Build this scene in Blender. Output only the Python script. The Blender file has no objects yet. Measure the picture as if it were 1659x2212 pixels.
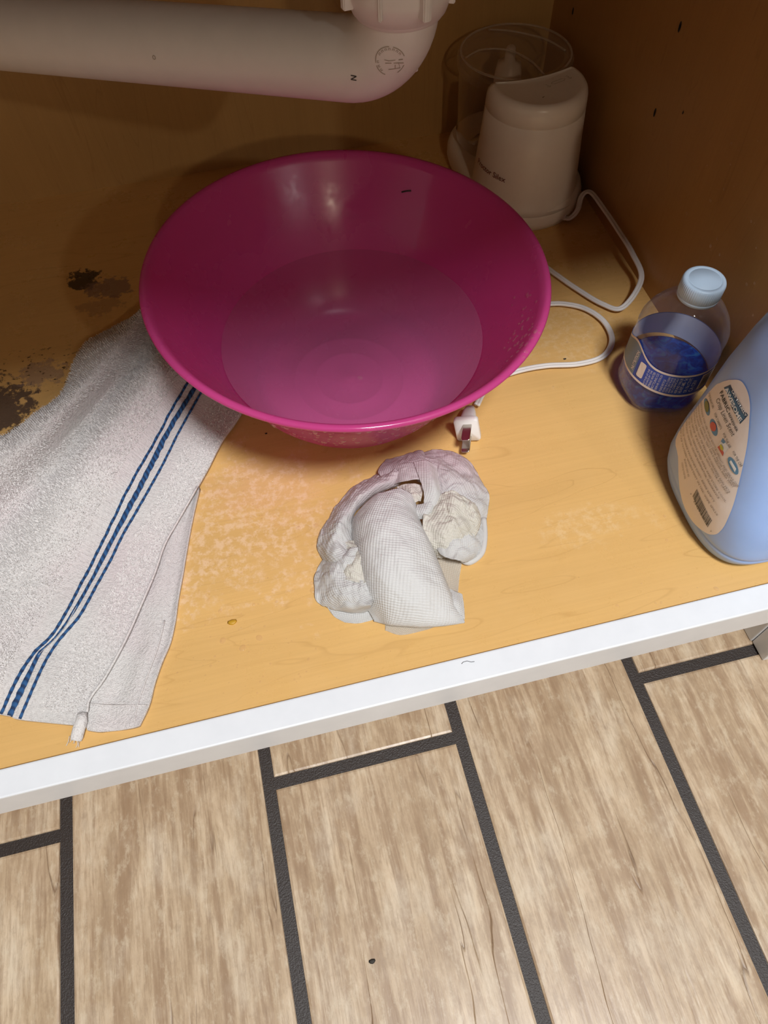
import bpy, bmesh, math, random
import numpy as np
from mathutils import Vector, Matrix, noise
random.seed(7)
C = bpy.context.scene.collection
SC = bpy.context.scene

# ------------------------------------------------------------ camera
F = 1540.0; CX, CY = 829.5, 1106.0
RW = Matrix(((0.9717491665615882, -0.2349870439471438, -0.022014687457282762),
             (-0.21137814027006813, -0.8250201652117397, -0.5240811089993237),
             (0.1049897095091997, 0.5139288045741129, -0.85138378227812)))   # right, down, forward
CAM = Vector((0, 0, .47))
cd = bpy.data.cameras.new('camera'); cam = bpy.data.objects.new('camera', cd); C.objects.link(cam)
r, d, f = RW[0], RW[1], RW[2]
cam.matrix_world = Matrix(((r[0], -d[0], -f[0], CAM[0]), (r[1], -d[1], -f[1], CAM[1]), (r[2], -d[2], -f[2], CAM[2]), (0, 0, 0, 1)))
cd.sensor_fit = 'HORIZONTAL'; cd.sensor_width = 36; cd.lens = F/1659*36; cd.clip_start = .01
SC.camera = cam

# ------------------------------------------------------------ world, lamps, exposure
w = bpy.data.worlds.new('world'); SC.world = w; w.use_nodes = True
w.node_tree.nodes['Background'].inputs[0].default_value = (1.0, .93, .86, 1)
w.node_tree.nodes['Background'].inputs[1].default_value = .02
def area(name, loc, target, size, power, col, shape='DISK', sy=None):
    l = bpy.data.lights.new(name, 'AREA'); l.shape = shape; l.size = size; l.energy = power; l.color = col
    if sy: l.size_y = sy
    o = bpy.data.objects.new(name, l); C.objects.link(o); o.location = loc
    o.rotation_euler = (Vector(target)-Vector(loc)).to_track_quat('-Z', 'Y').to_euler(); return o
area('ceiling_light_panel', (.30, -.74, 2.2), (.2, .1, 0), .42, 60, (.97, .985, 1.0))
area('ceiling_spot', (1.58, -3.05, 2.2), (.05, .55, .1), .12, 8, (1.0, .97, .93))
area('warm_ceiling_spot', (.06, -3.55, 2.2), (.1, .5, .1), .12, 11, (1.0, .82, .60))
SC.view_settings.view_transform = 'Standard'; SC.view_settings.look = 'None'
SC.view_settings.gamma = 1; SC.view_settings.use_curve_mapping = False
SC.view_settings.exposure = 0.0
SC.cycles.transparent_max_bounces = 32

# ------------------------------------------------------------ helpers
def ray(u, v): return RW.transposed() @ Vector(((u-CX)/F, (v-CY)/F, 1))
def on(u, v, z=0.0):                       # point of the horizontal plane at height z
    d = ray(u, v); return CAM + d*((z-CAM.z)/d.z)
def at_x(u, v, x): d = ray(u, v); return CAM + d*(x/d.x)
def tag(o, label=None, cat=None, group=None, kind=None):
    for k, v in (('label', label), ('category', cat), ('group', group), ('kind', kind)):
        if v: o[k] = v
    return o
def thing(name, label, cat, loc=(0, 0, 0)):
    o = bpy.data.objects.new(name, None); C.objects.link(o); o.location = loc; o.empty_display_size = .02
    return tag(o, label, cat)
def wpos(o):
    p = Vector(o.location)
    while o.parent: o = o.parent; p += Vector(o.location)
    return p
def mk(name, V, Fc, mat, parent=None, smooth=True, uv=None, base=None, mods=None):
    """mesh object from world-space vertices; base = world origin of the object when it is top-level"""
    V = [Vector(p) for p in V]
    off = wpos(parent) if parent else (Vector(base) if base is not None else Vector((0, 0, 0)))
    me = bpy.data.meshes.new(name); me.from_pydata([p-off for p in V], [], Fc); me.update()
    if uv:
        l = me.uv_layers.new(name='UVMap')
        for lp in me.loops: l.data[lp.index].uv = uv[lp.vertex_index]
    if smooth: me.polygons.foreach_set('use_smooth', [True]*len(me.polygons))
    me.materials.append(mat)
    o = bpy.data.objects.new(name, me); C.objects.link(o)
    if parent: o.parent = parent
    else: o.location = off
    return o
def fixn(o):
    bm = bmesh.new(); bm.from_mesh(o.data); bmesh.ops.recalc_face_normals(bm, faces=bm.faces); bm.to_mesh(o.data); bm.free(); return o
def grid_faces(n, m, wrap=False, off=0):
    out = []
    for i in range(n-1):
        for j in range(m if wrap else m-1):
            k = (j+1) % m
            out.append((off+i*m+j, off+i*m+k, off+(i+1)*m+k, off+(i+1)*m+j))
    return out
def box(x0, x1, y0, y1, z0, z1):
    V = [(x, y, z) for z in (z0, z1) for y in (y0, y1) for x in (x0, x1)]
    return V, [(0, 2, 3, 1), (4, 5, 7, 6), (0, 1, 5, 4), (1, 3, 7, 5), (3, 2, 6, 7), (2, 0, 4, 6)]
def boxo(name, b, mat, parent=None, bev=.0, base=None):
    V, Fc = box(*b)
    o = mk(name, V, Fc, mat, parent, smooth=False, base=base)
    if bev:
        bm = bmesh.new(); bm.from_mesh(o.data)
        bmesh.ops.bevel(bm, geom=list(bm.edges), offset=bev, segments=2, affect='EDGES', profile=.6); bm.to_mesh(o.data); bm.free()
    return o
def lathe(name, prof, mat, parent=None, n=96, M=None, close=True, wob=None, base=None, capb=False, capt=False):
    """prof: (r, z) list; M maps local -> world"""
    V = []
    for (r_, z_) in prof:
        for j in range(n):
            a = 2*math.pi*j/n; rr, zz = (r_, z_) if not wob else wob(r_, z_, a)
            V.append(Vector((rr*math.cos(a), rr*math.sin(a), zz)))
    Fc = grid_faces(len(prof), n, True)
    if capb: Fc.append(tuple(range(n))[::-1])
    if capt: Fc.append(tuple((len(prof)-1)*n+j for j in range(n)))
    if M is not None: V = [M @ p for p in V]
    return fixn(mk(name, V, Fc, mat, parent, base=base))
def catmull(P, k):
    P = [np.array(p, float) for p in P]; out = []
    for i in range(len(P)-1):
        p0 = P[i-1] if i else 2*P[0]-P[1]; p1, p2 = P[i], P[i+1]; p3 = P[i+2] if i+2 < len(P) else 2*P[-1]-P[-2]
        for s in range(k):
            t = s/k
            out.append(.5*((2*p1)+(-p0+p2)*t+(2*p0-5*p1+4*p2-p3)*t*t+(-p0+3*p1-3*p2+p3)*t**3))
    out.append(P[-1]); return out
def tube_pts(P, rad, n=16, cap=True, prof=None, up=Vector((0, 0, 1))):
    """sweep; rad a number or list; prof optional list of 2-D offsets"""
    P = [Vector(p) for p in P]; V = []; m = len(P)
    N = None
    for i in range(m):
        t = (P[min(i+1, m-1)]-P[max(i-1, 0)]).normalized()
        if prof is None and N is not None: N = (N - t*N.dot(t)).normalized()
        else:
            N = up - t*up.dot(t)
            if N.length < 1e-3: N = Vector((1, 0, 0)) - t*t.x
            N.normalize()
        B = t.cross(N); rr = rad[i] if hasattr(rad, '__len__') else rad
        if prof: V += [P[i]+B*a+N*b for a, b in prof]
        else: V += [P[i]+(N*math.cos(2*math.pi*j/n)+B*math.sin(2*math.pi*j/n))*rr for j in range(n)]
    n = len(prof) if prof else n
    Fc = grid_faces(m, n, True)
    if cap: Fc += [tuple(range(n))[::-1], tuple((m-1)*n+j for j in range(n))]
    return V, Fc
def tube(name, P, rad, mat, parent=None, n=16, prof=None, base=None, cap=True):
    V, Fc = tube_pts(P, rad, n, cap, prof); return fixn(mk(name, V, Fc, mat, parent, base=base))
def surf(G, k1, k2):
    """upsample a control grid G[row][col] of world points"""
    rows = [catmull(r_, k2) for r_ in G]
    cols = [catmull([rows[i][j] for i in range(len(rows))], k1) for j in range(len(rows[0]))]
    return np.array([[cols[j][i] for j in range(len(cols))] for i in range(len(cols[0]))])

# ------------------------------------------------------------ materials
def mat(name):
    m = bpy.data.materials.new(name); m.use_nodes = True; nt = m.node_tree
    for n in list(nt.nodes):
        if n.type != 'OUTPUT_MATERIAL': nt.nodes.remove(n)
    return m, nt, next(n for n in nt.nodes if n.type == 'OUTPUT_MATERIAL')
class NT:
    def __init__(s, nt): s.nt = nt
    def shell_fresnel(s, ior):
        fr = s.n('ShaderNodeFresnel'); g = s.n('ShaderNodeNewGeometry').outputs['Backfacing']
        s.l(s.math('ADD', ior, s.math('MULTIPLY', g, 1/ior-ior)), fr.inputs[0]); return fr
    def n(s, t, **kw):
        o = s.nt.nodes.new(t)
        for k, v in kw.items():
            if k.startswith('i_'):
                key = k[2:]; key = int(key) if key.isdigit() else key.replace('_', ' ')
                if isinstance(v, bpy.types.NodeSocket): s.nt.links.new(v, o.inputs[key])
                else: o.inputs[key].default_value = v
            else: setattr(o, k, v)
        return o
    def l(s, a, b): s.nt.links.new(a, b)
    def ramp(s, fac, stops, interp='LINEAR'):
        o = s.nt.nodes.new('ShaderNodeValToRGB'); o.color_ramp.interpolation = interp
        e = o.color_ramp.elements
        while len(e) < len(stops): e.new(.5)
        for i, (p, c) in enumerate(stops):
            e[i].position = p; e[i].color = (*c, 1) if hasattr(c, '__len__') else (c, c, c, 1)
        s.l(fac, o.inputs[0]); return o.outputs[0]
    def mix(s, fac, a, b, mode='MIX'):
        o = s.nt.nodes.new('ShaderNodeMix'); o.data_type = 'RGBA'; o.blend_type = mode
        for k, v in ((0, fac), (6, a), (7, b)):
            if isinstance(v, bpy.types.NodeSocket): s.l(v, o.inputs[k])
            else: o.inputs[k].default_value = v if k == 0 or len(v) == 4 else (*v, 1)
        return o.outputs[2]
    def math(s, op, a, b=None):
        o = s.nt.nodes.new('ShaderNodeMath'); o.operation = op
        for k, v in ((0, a), (1, b)):
            if v is None: continue
            if isinstance(v, bpy.types.NodeSocket): s.l(v, o.inputs[k])
            else: o.inputs[k].default_value = v
        return o.outputs[0]
    def map(s, vec, scale=(1, 1, 1), rot=(0, 0, 0), loc=(0, 0, 0)):
        o = s.n('ShaderNodeMapping'); s.l(vec, o.inputs[0])
        o.inputs['Scale'].default_value = scale; o.inputs['Rotation'].default_value = rot; o.inputs['Location'].default_value = loc
        return o.outputs[0]
    def noise(s, vec, scale, detail=4, rough=.55, dist=0):
        o = s.n('ShaderNodeTexNoise'); s.l(vec, o.inputs['Vector']); o.inputs['Scale'].default_value = scale
        o.inputs['Detail'].default_value = detail; o.inputs['Roughness'].default_value = rough; o.inputs['Distortion'].default_value = dist
        return o.outputs[0]
    def bump(s, h, strength, dist=.001):
        o = s.n('ShaderNodeBump'); s.l(h, o.inputs['Height']); o.inputs['Strength'].default_value = strength; o.inputs['Distance'].default_value = dist
        return o.outputs[0]
def plain(name, col, rough=.5, metal=0, sss=0, bump=None, coat=0, spec=.5, trans=None):
    m, nt, out = mat(name); q = NT(nt)
    p = q.n('ShaderNodeBsdfPrincipled'); p.inputs['Base Color'].default_value = (*col, 1)
    p.inputs['Roughness'].default_value = rough; p.inputs['Metallic'].default_value = metal
    p.inputs['Specular IOR Level'].default_value = spec
    if sss: p.inputs['Subsurface Weight'].default_value = sss; p.inputs['Subsurface Radius'].default_value = (.006, .004, .004); p.inputs['Subsurface Scale'].default_value = 1
    if coat: p.inputs['Coat Weight'].default_value = coat; p.inputs['Coat Roughness'].default_value = .1
    tc = q.n('ShaderNodeTexCoord').outputs['Object']
    v = q.noise(tc, 60, 5)
    c = q.mix(.06, (*col, 1), q.ramp(v, [(.3, tuple(x*.5 for x in col)), (.7, tuple(min(1, x*1.3) for x in col))]))
    q.l(c, p.inputs['Base Color'])
    if bump:
        q.l(q.bump(q.noise(tc, bump[0], 4), bump[1], bump[2]), p.inputs['Normal'])
    q.l(p.outputs[0], out.inputs[0]); return m

def wood(name, axis, base, dark, rough=.4, wet=False, scale=1):
    """maple-look panel, grain running along the given axis"""
    m, nt, out = mat(name); q = NT(nt)
    tc = q.n('ShaderNodeTexCoord').outputs['Object']
    sc = [1, 1, 1]
    for i in range(3): sc[i] = .11 if 'xyz'[i] == axis else 1
    g = q.map(tc, tuple(sc))
    warp = q.noise(q.map(tc, tuple(s_*1.0 for s_ in sc)), 9, 3, .5)
    big = q.noise(g, 16, 3, .5, .6)
    fine = q.noise(q.map(tc, tuple(.02 if 'xyz'[i] == axis else 1 for i in range(3))), 420, 3, .6)
    # thin cathedral growth lines
    rings = q.math('FRACT', q.math('MULTIPLY', big, 13))
    line = q.ramp(rings, [(0, 0), (.44, 0), (.5, 1), (.53, 0), (1, 0)])
    lm = q.math('MULTIPLY', line, q.ramp(warp, [(.42, 0), (.62, 1)]))
    c = q.mix(q.ramp(big, [(.3, 0), (.7, 1)]), tuple(x*.93 for x in base), tuple(min(1, x*1.05) for x in base))
    c = q.mix(q.math('MULTIPLY', lm, .24), c, dark)
    c = q.mix(q.math('MULTIPLY', q.ramp(fine, [(.35, 0), (.7, 1)]), .10), c, dark)
    fleck = q.noise(q.map(tc, tuple(.25 if 'xyz'[i] == axis else 1 for i in range(3))), 900, 2, .5)
    c = q.mix(q.math('MULTIPLY', q.ramp(fleck, [(.66, 0), (.74, 1)]), .12), c, dark)
    p = q.n('ShaderNodeBsdfPrincipled'); p.inputs['Roughness'].default_value = rough
    if wet:
        # dried splashes (paler), swollen dark stains on the left, wet sheen
        sp = q.noise(tc, 34, 6, .7)
        def blob(x, y, rx, ry, nz=.9, ns=45):
            d = q.n('ShaderNodeVectorMath', operation='LENGTH')
            mp = q.map(tc, (1/rx, 1/ry, 0), loc=(-x/rx, -(y-.45)/ry, 0)); q.l(mp, d.inputs[0])
            nn = q.noise(tc, ns, 6, .7)
            return q.math('ADD', d.outputs['Value'], q.math('MULTIPLY', q.math('SUBTRACT', nn, .5), nz*4))
        pale = q.ramp(blob(-.055, .30, .09, .075), [(.55, 1), (1.0, 0)])
        pale2 = q.ramp(q.noise(tc, 150, 5, .7), [(.46, 0), (.6, 1)])
        c = q.mix(q.math('MULTIPLY', q.math('MULTIPLY', pale, pale2), .55), c, (.86, .62, .42))
        p3 = q.ramp(blob(.26, .43, .05, .05), [(.5, 1), (1.0, 0)])
        c = q.mix(q.math('MULTIPLY', q.math('MULTIPLY', p3, pale2), .25), c, (.88, .70, .46))
        p4 = q.ramp(blob(.21, .235, .05, .02), [(.4, 1), (1.0, 0)])
        c = q.mix(q.math('MULTIPLY', q.math('MULTIPLY', p4, pale2), .25), c, (.90, .72, .46))
        for (x, y, rx, ry, col, a) in ((-.165, .617, .018, .014, (.03, .018, .01), .92), (-.14, .60, .022, .016, (.24, .15, .12), .75),
                                       (-.245, .468, .036, .034, (.10, .065, .05), .95), (-.205, .50, .022, .014, (.30, .20, .16), .6),
                                       (-.15, .575, .02, .012, (.25, .14, .09), .4)):
            k = q.ramp(blob(x, y, rx, ry, .75, 90), [(.8, 1), (1.02, 0)])
            c = q.mix(q.math('MULTIPLY', k, a), c, col)
        # scattered flakes near the stains
        near = q.ramp(blob(-.205, .50, .06, .04, .3), [(.6, 1), (1.1, 0)])
        fl = q.ramp(q.noise(q.map(tc, (.5, 1, 1)), 330, 3, .6), [(.63, 0), (.66, 1)])
        c = q.mix(q.math('MULTIPLY', q.math('MULTIPLY', near, fl), .9), c, (.05, .025, .012))
        # pink rinse around the bowl foot
        pk = q.ramp(blob(-.02, .33, .06, .04, .6), [(.5, 1), (1.1, 0)])
        c = q.mix(q.math('MULTIPLY', pk, .12), c, (.85, .40, .38))
        rr = q.ramp(sp, [(.35, .22), (.62, .42)]); q.l(rr, p.inputs['Roughness'])
    q.l(c, p.inputs['Base Color'])
    q.l(q.bump(fine, .12, .0004), p.inputs['Normal'])
    q.l(p.outputs[0], out.inputs[0]); return m

def clear(name, col, rough=.03, tint=(1, 1, 1), body=0.0, bodycol=(1, 1, 1), refl=1.0, ior=1.45, bump=None):
    """thin clear shell: see-through, mirror reflection by Fresnel, a little scattering body"""
    m, nt, out = mat(name); q = NT(nt)
    t = q.n('ShaderNodeBsdfTransparent'); t.inputs[0].default_value = (*tint, 1)
    g = q.n('ShaderNodeBsdfGlossy'); g.inputs['Roughness'].default_value = rough; g.inputs[0].default_value = (1, 1, 1, 1)
    fr = q.shell_fresnel(ior)
    base = t.outputs[0]
    if body:
        dd = q.n('ShaderNodeBsdfDiffuse'); dd.inputs[0].default_value = (*bodycol, 1)
        tr = q.n('ShaderNodeBsdfTranslucent'); tr.inputs[0].default_value = (*bodycol, 1)
        ad = q.n('ShaderNodeMixShader'); ad.inputs[0].default_value = .5; q.l(dd.outputs[0], ad.inputs[1]); q.l(tr.outputs[0], ad.inputs[2])
        lw = q.n('ShaderNodeLayerWeight', i_0=.35).outputs['Facing']
        mx = q.n('ShaderNodeMixShader'); q.l(q.math('MULTIPLY', q.math('ADD', q.math('MULTIPLY', q.math('POWER', lw, 2.0), 5.0), 1.0), body), mx.inputs[0]); q.l(t.outputs[0], mx.inputs[1]); q.l(ad.outputs[0], mx.inputs[2]); base = mx.outputs[0]
    mx = q.n('ShaderNodeMixShader'); q.l(q.math('MULTIPLY', fr.outputs[0], refl), mx.inputs[0]); q.l(base, mx.inputs[1]); q.l(g.outputs[0], mx.inputs[2])
    if bump:
        tc = q.n('ShaderNodeTexCoord').outputs['Object']; b = q.bump(q.noise(tc, bump[0], 3), bump[1], bump[2])
        q.l(b, g.inputs['Normal']); q.l(b, fr.inputs['Normal'])
    q.l(mx.outputs[0], out.inputs[0]); return m

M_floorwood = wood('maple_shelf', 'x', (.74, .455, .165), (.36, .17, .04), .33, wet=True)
M_backwood = wood('maple_back_shaded', 'z', (.50, .29, .10), (.26, .13, .035), .45)  # same maple, base darkened to put the cabinet's inner shade into its colour
M_sidewood = wood('maple_side_shaded', 'z', (.44, .235, .075), (.24, .11, .03), .4)  # side walls likewise: interior shade mixed into a darker maple base
M_white = plain('white_paint', (.80, .83, .87), .35, bump=(300, .05, .0005))
M_pvc = plain('white_pvc', (.74, .68, .64), .38, bump=(250, .04, .0005), sss=.08)
M_dark = plain('dark_mark', (.03, .025, .02), .7)
M_chop = plain('ivory_plastic', (.86, .78, .70), .3, sss=.05)
M_cord = plain('white_cord', (.78, .74, .70), .4)
M_plug = plain('plug_plastic', (.86, .83, .80), .35)
M_metal = plain('nickel', (.55, .52, .47), .25, metal=1, bump=(600, .1, .0004))
M_clear = clear('clear_plastic', None, .05, (.98, .965, .94), .075, (.85, .78, .7), refl=1.3)
M_pet = clear('clear_pet', None, .05, (.96, .965, .975), .045, (.8, .85, .95), bump=(120, .25, .002))
M_drop = clear('water_drop', None, .02, (1, .98, .96), .06, (.95, .9, .85), refl=1.6, ior=1.33)

# ------------------------------------------------------------ tile floor of the room
FZ = -.14
def tile_mat():
    m, nt, out = mat('wood_look_tile'); q = NT(nt)
    tc = q.n('ShaderNodeTexCoord').outputs['Object']
    oi = q.n('ShaderNodeObjectInfo')
    rnd = q.n('ShaderNodeCombineXYZ'); q.l(q.math('MULTIPLY', oi.outputs['Random'], 7.3), rnd.inputs[0]); q.l(q.math('MULTIPLY', oi.outputs['Random'], 3.1), rnd.inputs[1])
    ad = q.n('ShaderNodeVectorMath', operation='ADD'); q.l(tc, ad.inputs[0]); q.l(rnd.outputs[0], ad.inputs[1]); v = ad.outputs[0]
    st = q.map(v, (1, .07, 1)); st2 = q.map(v, (1, .18, 1))
    a = q.noise(st, 95, 6, .65, .3); b = q.noise(st2, 40, 5, .65, .5); bl = q.noise(q.map(v, (1, .55, 1)), 26, 5, .65); cl = q.noise(v, 8, 3, .6)
    c = q.ramp(b, [(.25, (.32, .22, .135)), (.45, (.52, .39, .255)), (.6, (.64, .50, .345)), (.8, (.72, .60, .44))])
    c = q.mix(q.math('MULTIPLY', q.ramp(a, [(.40, 1), (.52, 0)]), .75), c, (.30, .19, .11))
    c = q.mix(q.math('MULTIPLY', q.ramp(bl, [(.36, 1), (.52, 0)]), .38), c, (.36, .25, .16))
    c = q.mix(q.math('MULTIPLY', q.ramp(bl, [(.5, 0), (.68, 1)]), .45), c, (.70, .61, .48))
    c = q.mix(q.math('MULTIPLY', q.ramp(cl, [(.35, 1), (.6, 0)]), .22), c, (.40, .27, .17))
    # dark hairline cracks running with the grain
    wob = q.noise(q.map(v, (1, .10, 1)), 16, 4, .55)
    fx = q.math('FRACT', q.math('ADD', q.math('MULTIPLY', wob, 3.2), q.math('MULTIPLY', q.n('ShaderNodeSeparateXYZ', i_0=v).outputs[0], 14)))
    ln = q.ramp(fx, [(0, 0), (.484, 0), (.5, 1), (.516, 0), (1, 0)])
    gate = q.ramp(q.noise(q.map(v, (1, .3, 1), loc=(5, 2, 0)), 24, 3, .6), [(.44, 0), (.56, 1)])
    ck = q.math('MULTIPLY', ln, gate)
    c = q.mix(q.math('MULTIPLY', ck, .8), c, (.13, .07, .035))
    fg = q.noise(q.map(v, (1, .10, 1)), 330, 4, .7); sp = q.noise(q.map(v, (1, .5, 1)), 120, 5, .75)
    c = q.mix(q.math('MULTIPLY', q.ramp(fg, [(.40, 1), (.55, 0)]), .38), c, (.28, .18, .105))
    c = q.mix(q.math('MULTIPLY', q.ramp(sp, [(.52, 0), (.66, 1)]), .45), c, (.68, .58, .43))
    c = q.mix(q.math('MULTIPLY', q.ramp(sp, [(.34, 1), (.46, 0)]), .35), c, (.28, .19, .12))
    p = q.n('ShaderNodeBsdfPrincipled'); q.l(c, p.inputs['Base Color'])
    q.l(q.ramp(bl, [(.3, .28), (.7, .45)]), p.inputs['Roughness'])
    h = q.math('SUBTRACT', q.math('ADD', q.math('MULTIPLY', a, .6), q.math('MULTIPLY', bl, .3)), q.math('MULTIPLY', ck, .8))
    q.l(q.bump(h, .45, .0012), p.inputs['Normal']); q.l(p.outputs[0], out.inputs[0]); return m
M_tile = tile_mat()
M_grout = plain('dark_grout', (.030, .022, .019), .42, bump=(900, .5, .001))
floor = boxo('floor', (-1.6, 1.7, -4.2, .95, FZ-.03, FZ-.0016), M_grout, base=(0, 0, FZ)); tag(floor, kind='structure')
TW, TL, GR = .1626, .61, .0095
cols_x = [-.24+TW*(i) for i in range(-8, 10)]          # joint centre lines
yoff = {0: .1435, 1: .1435-.305+.02, 2: .1385, 3: .1385-.29, 4: .1465}
def tile_mesh(w_, l_):
    bm = bmesh.new(); V, Fc = box(-w_/2, w_/2, -l_/2, l_/2, -.006, 0)
    vs = [bm.verts.new(p) for p in V]
    for f_ in Fc: bm.faces.new([vs[i] for i in f_])
    ed = [e for e in bm.edges if all(v.co.z > -.001 for v in e.verts)]
    bmesh.ops.bevel(bm, geom=ed, offset=.0022, segments=2, affect='EDGES', profile=.55)
    me = bpy.data.meshes.new('tile'); bm.to_mesh(me); bm.free(); me.materials.append(M_tile); return me
tm = tile_mesh(TW-GR, TL-GR)
for i in range(len(cols_x)-1):
    k = i-7                                   # column 1 lies between joints -.24 and -.078
    off = {0: .1395, 1: -.16, 2: .1375, 3: -.17, 4: .1475}.get(k, .1395+(.30 if k % 2 else 0))
    xc = (cols_x[i]+cols_x[i+1])/2
    for j in range(-7, 2):
        yc = off+TL*(j+.5)
        if yc-TL/2 > .93 or yc+TL/2 < -4.1 or yc+TL/2 > 1.3: continue
        t = bpy.data.objects.new('tile', tm); C.objects.link(t); t.parent = floor; t.location = (xc+.0, yc, random.uniform(-.0003, .0003))

# ------------------------------------------------------------ sink base cabinet
XR, YB, YF, ZC = .355, .763, .157, .60
cab = thing('sink_cabinet', 'open sink base cabinet with maple interior and white painted front rail', 'cabinet', (0, .45, FZ))
boxo('bottom_panel', (-.56, XR, YF, YB, -.016, 0), M_floorwood, cab)
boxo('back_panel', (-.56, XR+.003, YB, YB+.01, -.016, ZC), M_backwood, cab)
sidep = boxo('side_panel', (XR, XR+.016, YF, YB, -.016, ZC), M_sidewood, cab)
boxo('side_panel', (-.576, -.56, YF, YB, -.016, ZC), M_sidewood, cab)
boxo('front_rail', (-.60, .40, YF-.019, YF-.0005, -.0345, .0006), M_white, cab, .0012)
boxo('front_stile', (XR+.008, .41, YF-.019, YF-.0008, .0008, ZC), M_white, cab, .001)
boxo('front_stile', (-.61, -.56, YF-.019, YF-.0008, .0008, ZC), M_white, cab, .001)
boxo('top_rail', (-.559, XR+.007, YF-.019, YF-.0008, ZC-.025, ZC), M_white, cab, .001)
boxo('toe_board', (-.60, .3575, .225, .24, FZ+.0005, -.036), M_white, cab)
for (u, v, s) in ((1238, 24, 1), (1469, 58, 1.2), (1415, 243, 1.1), (1476, 243, .45)):
    p = at_x(u, v, XR); V = []; n = 12
    for k_, (rr, xx) in enumerate(((1.25, -.0002), (1, -.0004), (.55, .0001))):
        for j in range(n):
            a = 2*math.pi*j/n; V.append((XR+xx-.0001, p.y+.0011*s*rr*math.cos(a), p.z+.0027*s*rr*math.sin(a)))
    Fc = grid_faces(3, n, True)+[tuple(2*n+j for j in range(n))]
    mk('pin_hole', V, Fc, M_dark, cab)  # flat dark disc paints the shade of a hole; none is cut
# neighbouring foot on the right, standing on the tiles
ft = thing('end_panel_foot', 'pale painted cabinet end foot standing on the tiles under the right end of the rail', 'cabinet foot', (.385, .15, FZ))
boxo('post', (.3615, .42, .136, .1545, FZ+.0005, -.0352), M_white, ft, .001)
boxo('side_board', (.3600, .42, .1550, .224, FZ+.0005, -.0352), M_white, ft, .001)
# worktop above (casts the shade inside), with room for nothing else in view
top = boxo('worktop', (-1.31, 1.16, .115, YB+.185, ZC+.0005, ZC+.035), M_white, base=(0, .45, ZC))
M_board = plain('particle_board', (.16, .10, .055), .8)
boxo('added_bounce_board', (-.559, XR-.001, .16, YB-.001, ZC-.012, ZC), M_board, top)  # unseen dark board, added to reduce light bouncing down into the cabinet
tag(top, 'pale worktop slab over the open sink cabinet', 'worktop')

# neighbouring units and the rest of the kitchen (only their light reaches the picture)
def unit(x0, x1, side):
    u_ = thing('base_cabinet', 'closed white base cabinet standing to the %s of the open sink cabinet' % side, 'cabinet', ((x0+x1)/2, .45, FZ))
    boxo('carcass', (x0, x1, .16, YB, FZ+.10, ZC), M_white, u_); boxo('plinth', (x0+.002, x1-.002, .225, YB, FZ+.0005, FZ+.0998), M_white, u_)
    dr = boxo('door', (x0+.004, x1-.004, .139, .1595, FZ+.11, ZC-.01), M_white, u_, .002)
    hx = x0+.05 if side == 'right' else x1-.05
    tube('handle', [Vector((hx, .137, .30)), Vector((hx, .115, .31)), Vector((hx, .115, .42)), Vector((hx, .137, .43))], .005, M_metal, dr, 10)
unit(.4205, 1.15, 'right'); unit(-1.30, -.6105, 'left')
M_wall = plain('cream_wall', (.40, .37, .33), .8)
HZ = 2.262
for nm, b in (('wall_near', (-1.6, 1.7, -4.23, -4.2, FZ, HZ)), ('wall_far', (-1.6, 1.7, .95, .98, FZ, HZ)), ('wall_left', (-1.63, -1.6, -4.23, .98, FZ, HZ)), ('wall_right', (1.7, 1.73, -4.23, .98, FZ, HZ)), ('ceiling', (-1.63, 1.73, -4.23, .98, HZ, HZ+.03))):
    tag(boxo(nm, b, M_wall), kind='structure')

hp_ = [on(u, v, .0009) for u, v in ((997, 1434), (1001, 1430), (1009, 1428), (1018, 1430), (1025, 1429))]
tag(tube('stray_hair', hp_, .00018, M_dark, None, 5, base=hp_[2]), 'short curled dark hair lying on the white front rail', 'hair')

# ------------------------------------------------------------ drain pipe
drain = thing('drain_pipe', 'white plastic drain pipe crossing the cabinet above the pink bowl, wet underneath', 'pipe', (.116, .460, .236))
P1 = Vector((-.1416, .6136, .2204)); P2 = Vector((.0726, .4864, .2335)); dv = (P2-P1).normalized()
corner = P2+dv*.0505
Rb = .034
pth = [P1-dv*.22, P1-dv*.1, P1, P1.lerp(P2, .5)]
a0 = corner-dv*Rb; upv = Vector((0, 0, 1)); pth.append(P2-dv*.01)
cc = a0+upv*Rb
for k in range(0, 17):
    a = k/16*math.pi/2*.99; pth.append(cc+dv*Rb*math.sin(a)-upv*Rb*math.cos(a))
tube('pipe_elbow', pth, .0242, M_pvc, drain, 48, cap=False)
ax = Vector((corner.x, corner.y, 0)); 
def MT(x, y, z=0, rot=None):
    m = Matrix.Translation((x, y, z)); return m @ rot if rot is not None else m
zc = cc.z
lathe('collar', [(.0240, zc-.004), (.0262, zc-.003), (.0275, zc+.001), (.0278, zc+.004), (.0262, zc+.006), (.024, zc+.007)], M_pvc, drain, 64, MT(ax.x, ax.y))
nb = zc-.001
lathe('slip_nut', [(.0266, nb), (.0282, nb+.0005), (.0318, nb+.010), (.0324, nb+.012), (.0324, nb+.044), (.030, nb+.046), (.0245, nb+.046)], M_pvc, drain, 96, MT(ax.x, ax.y))
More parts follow.
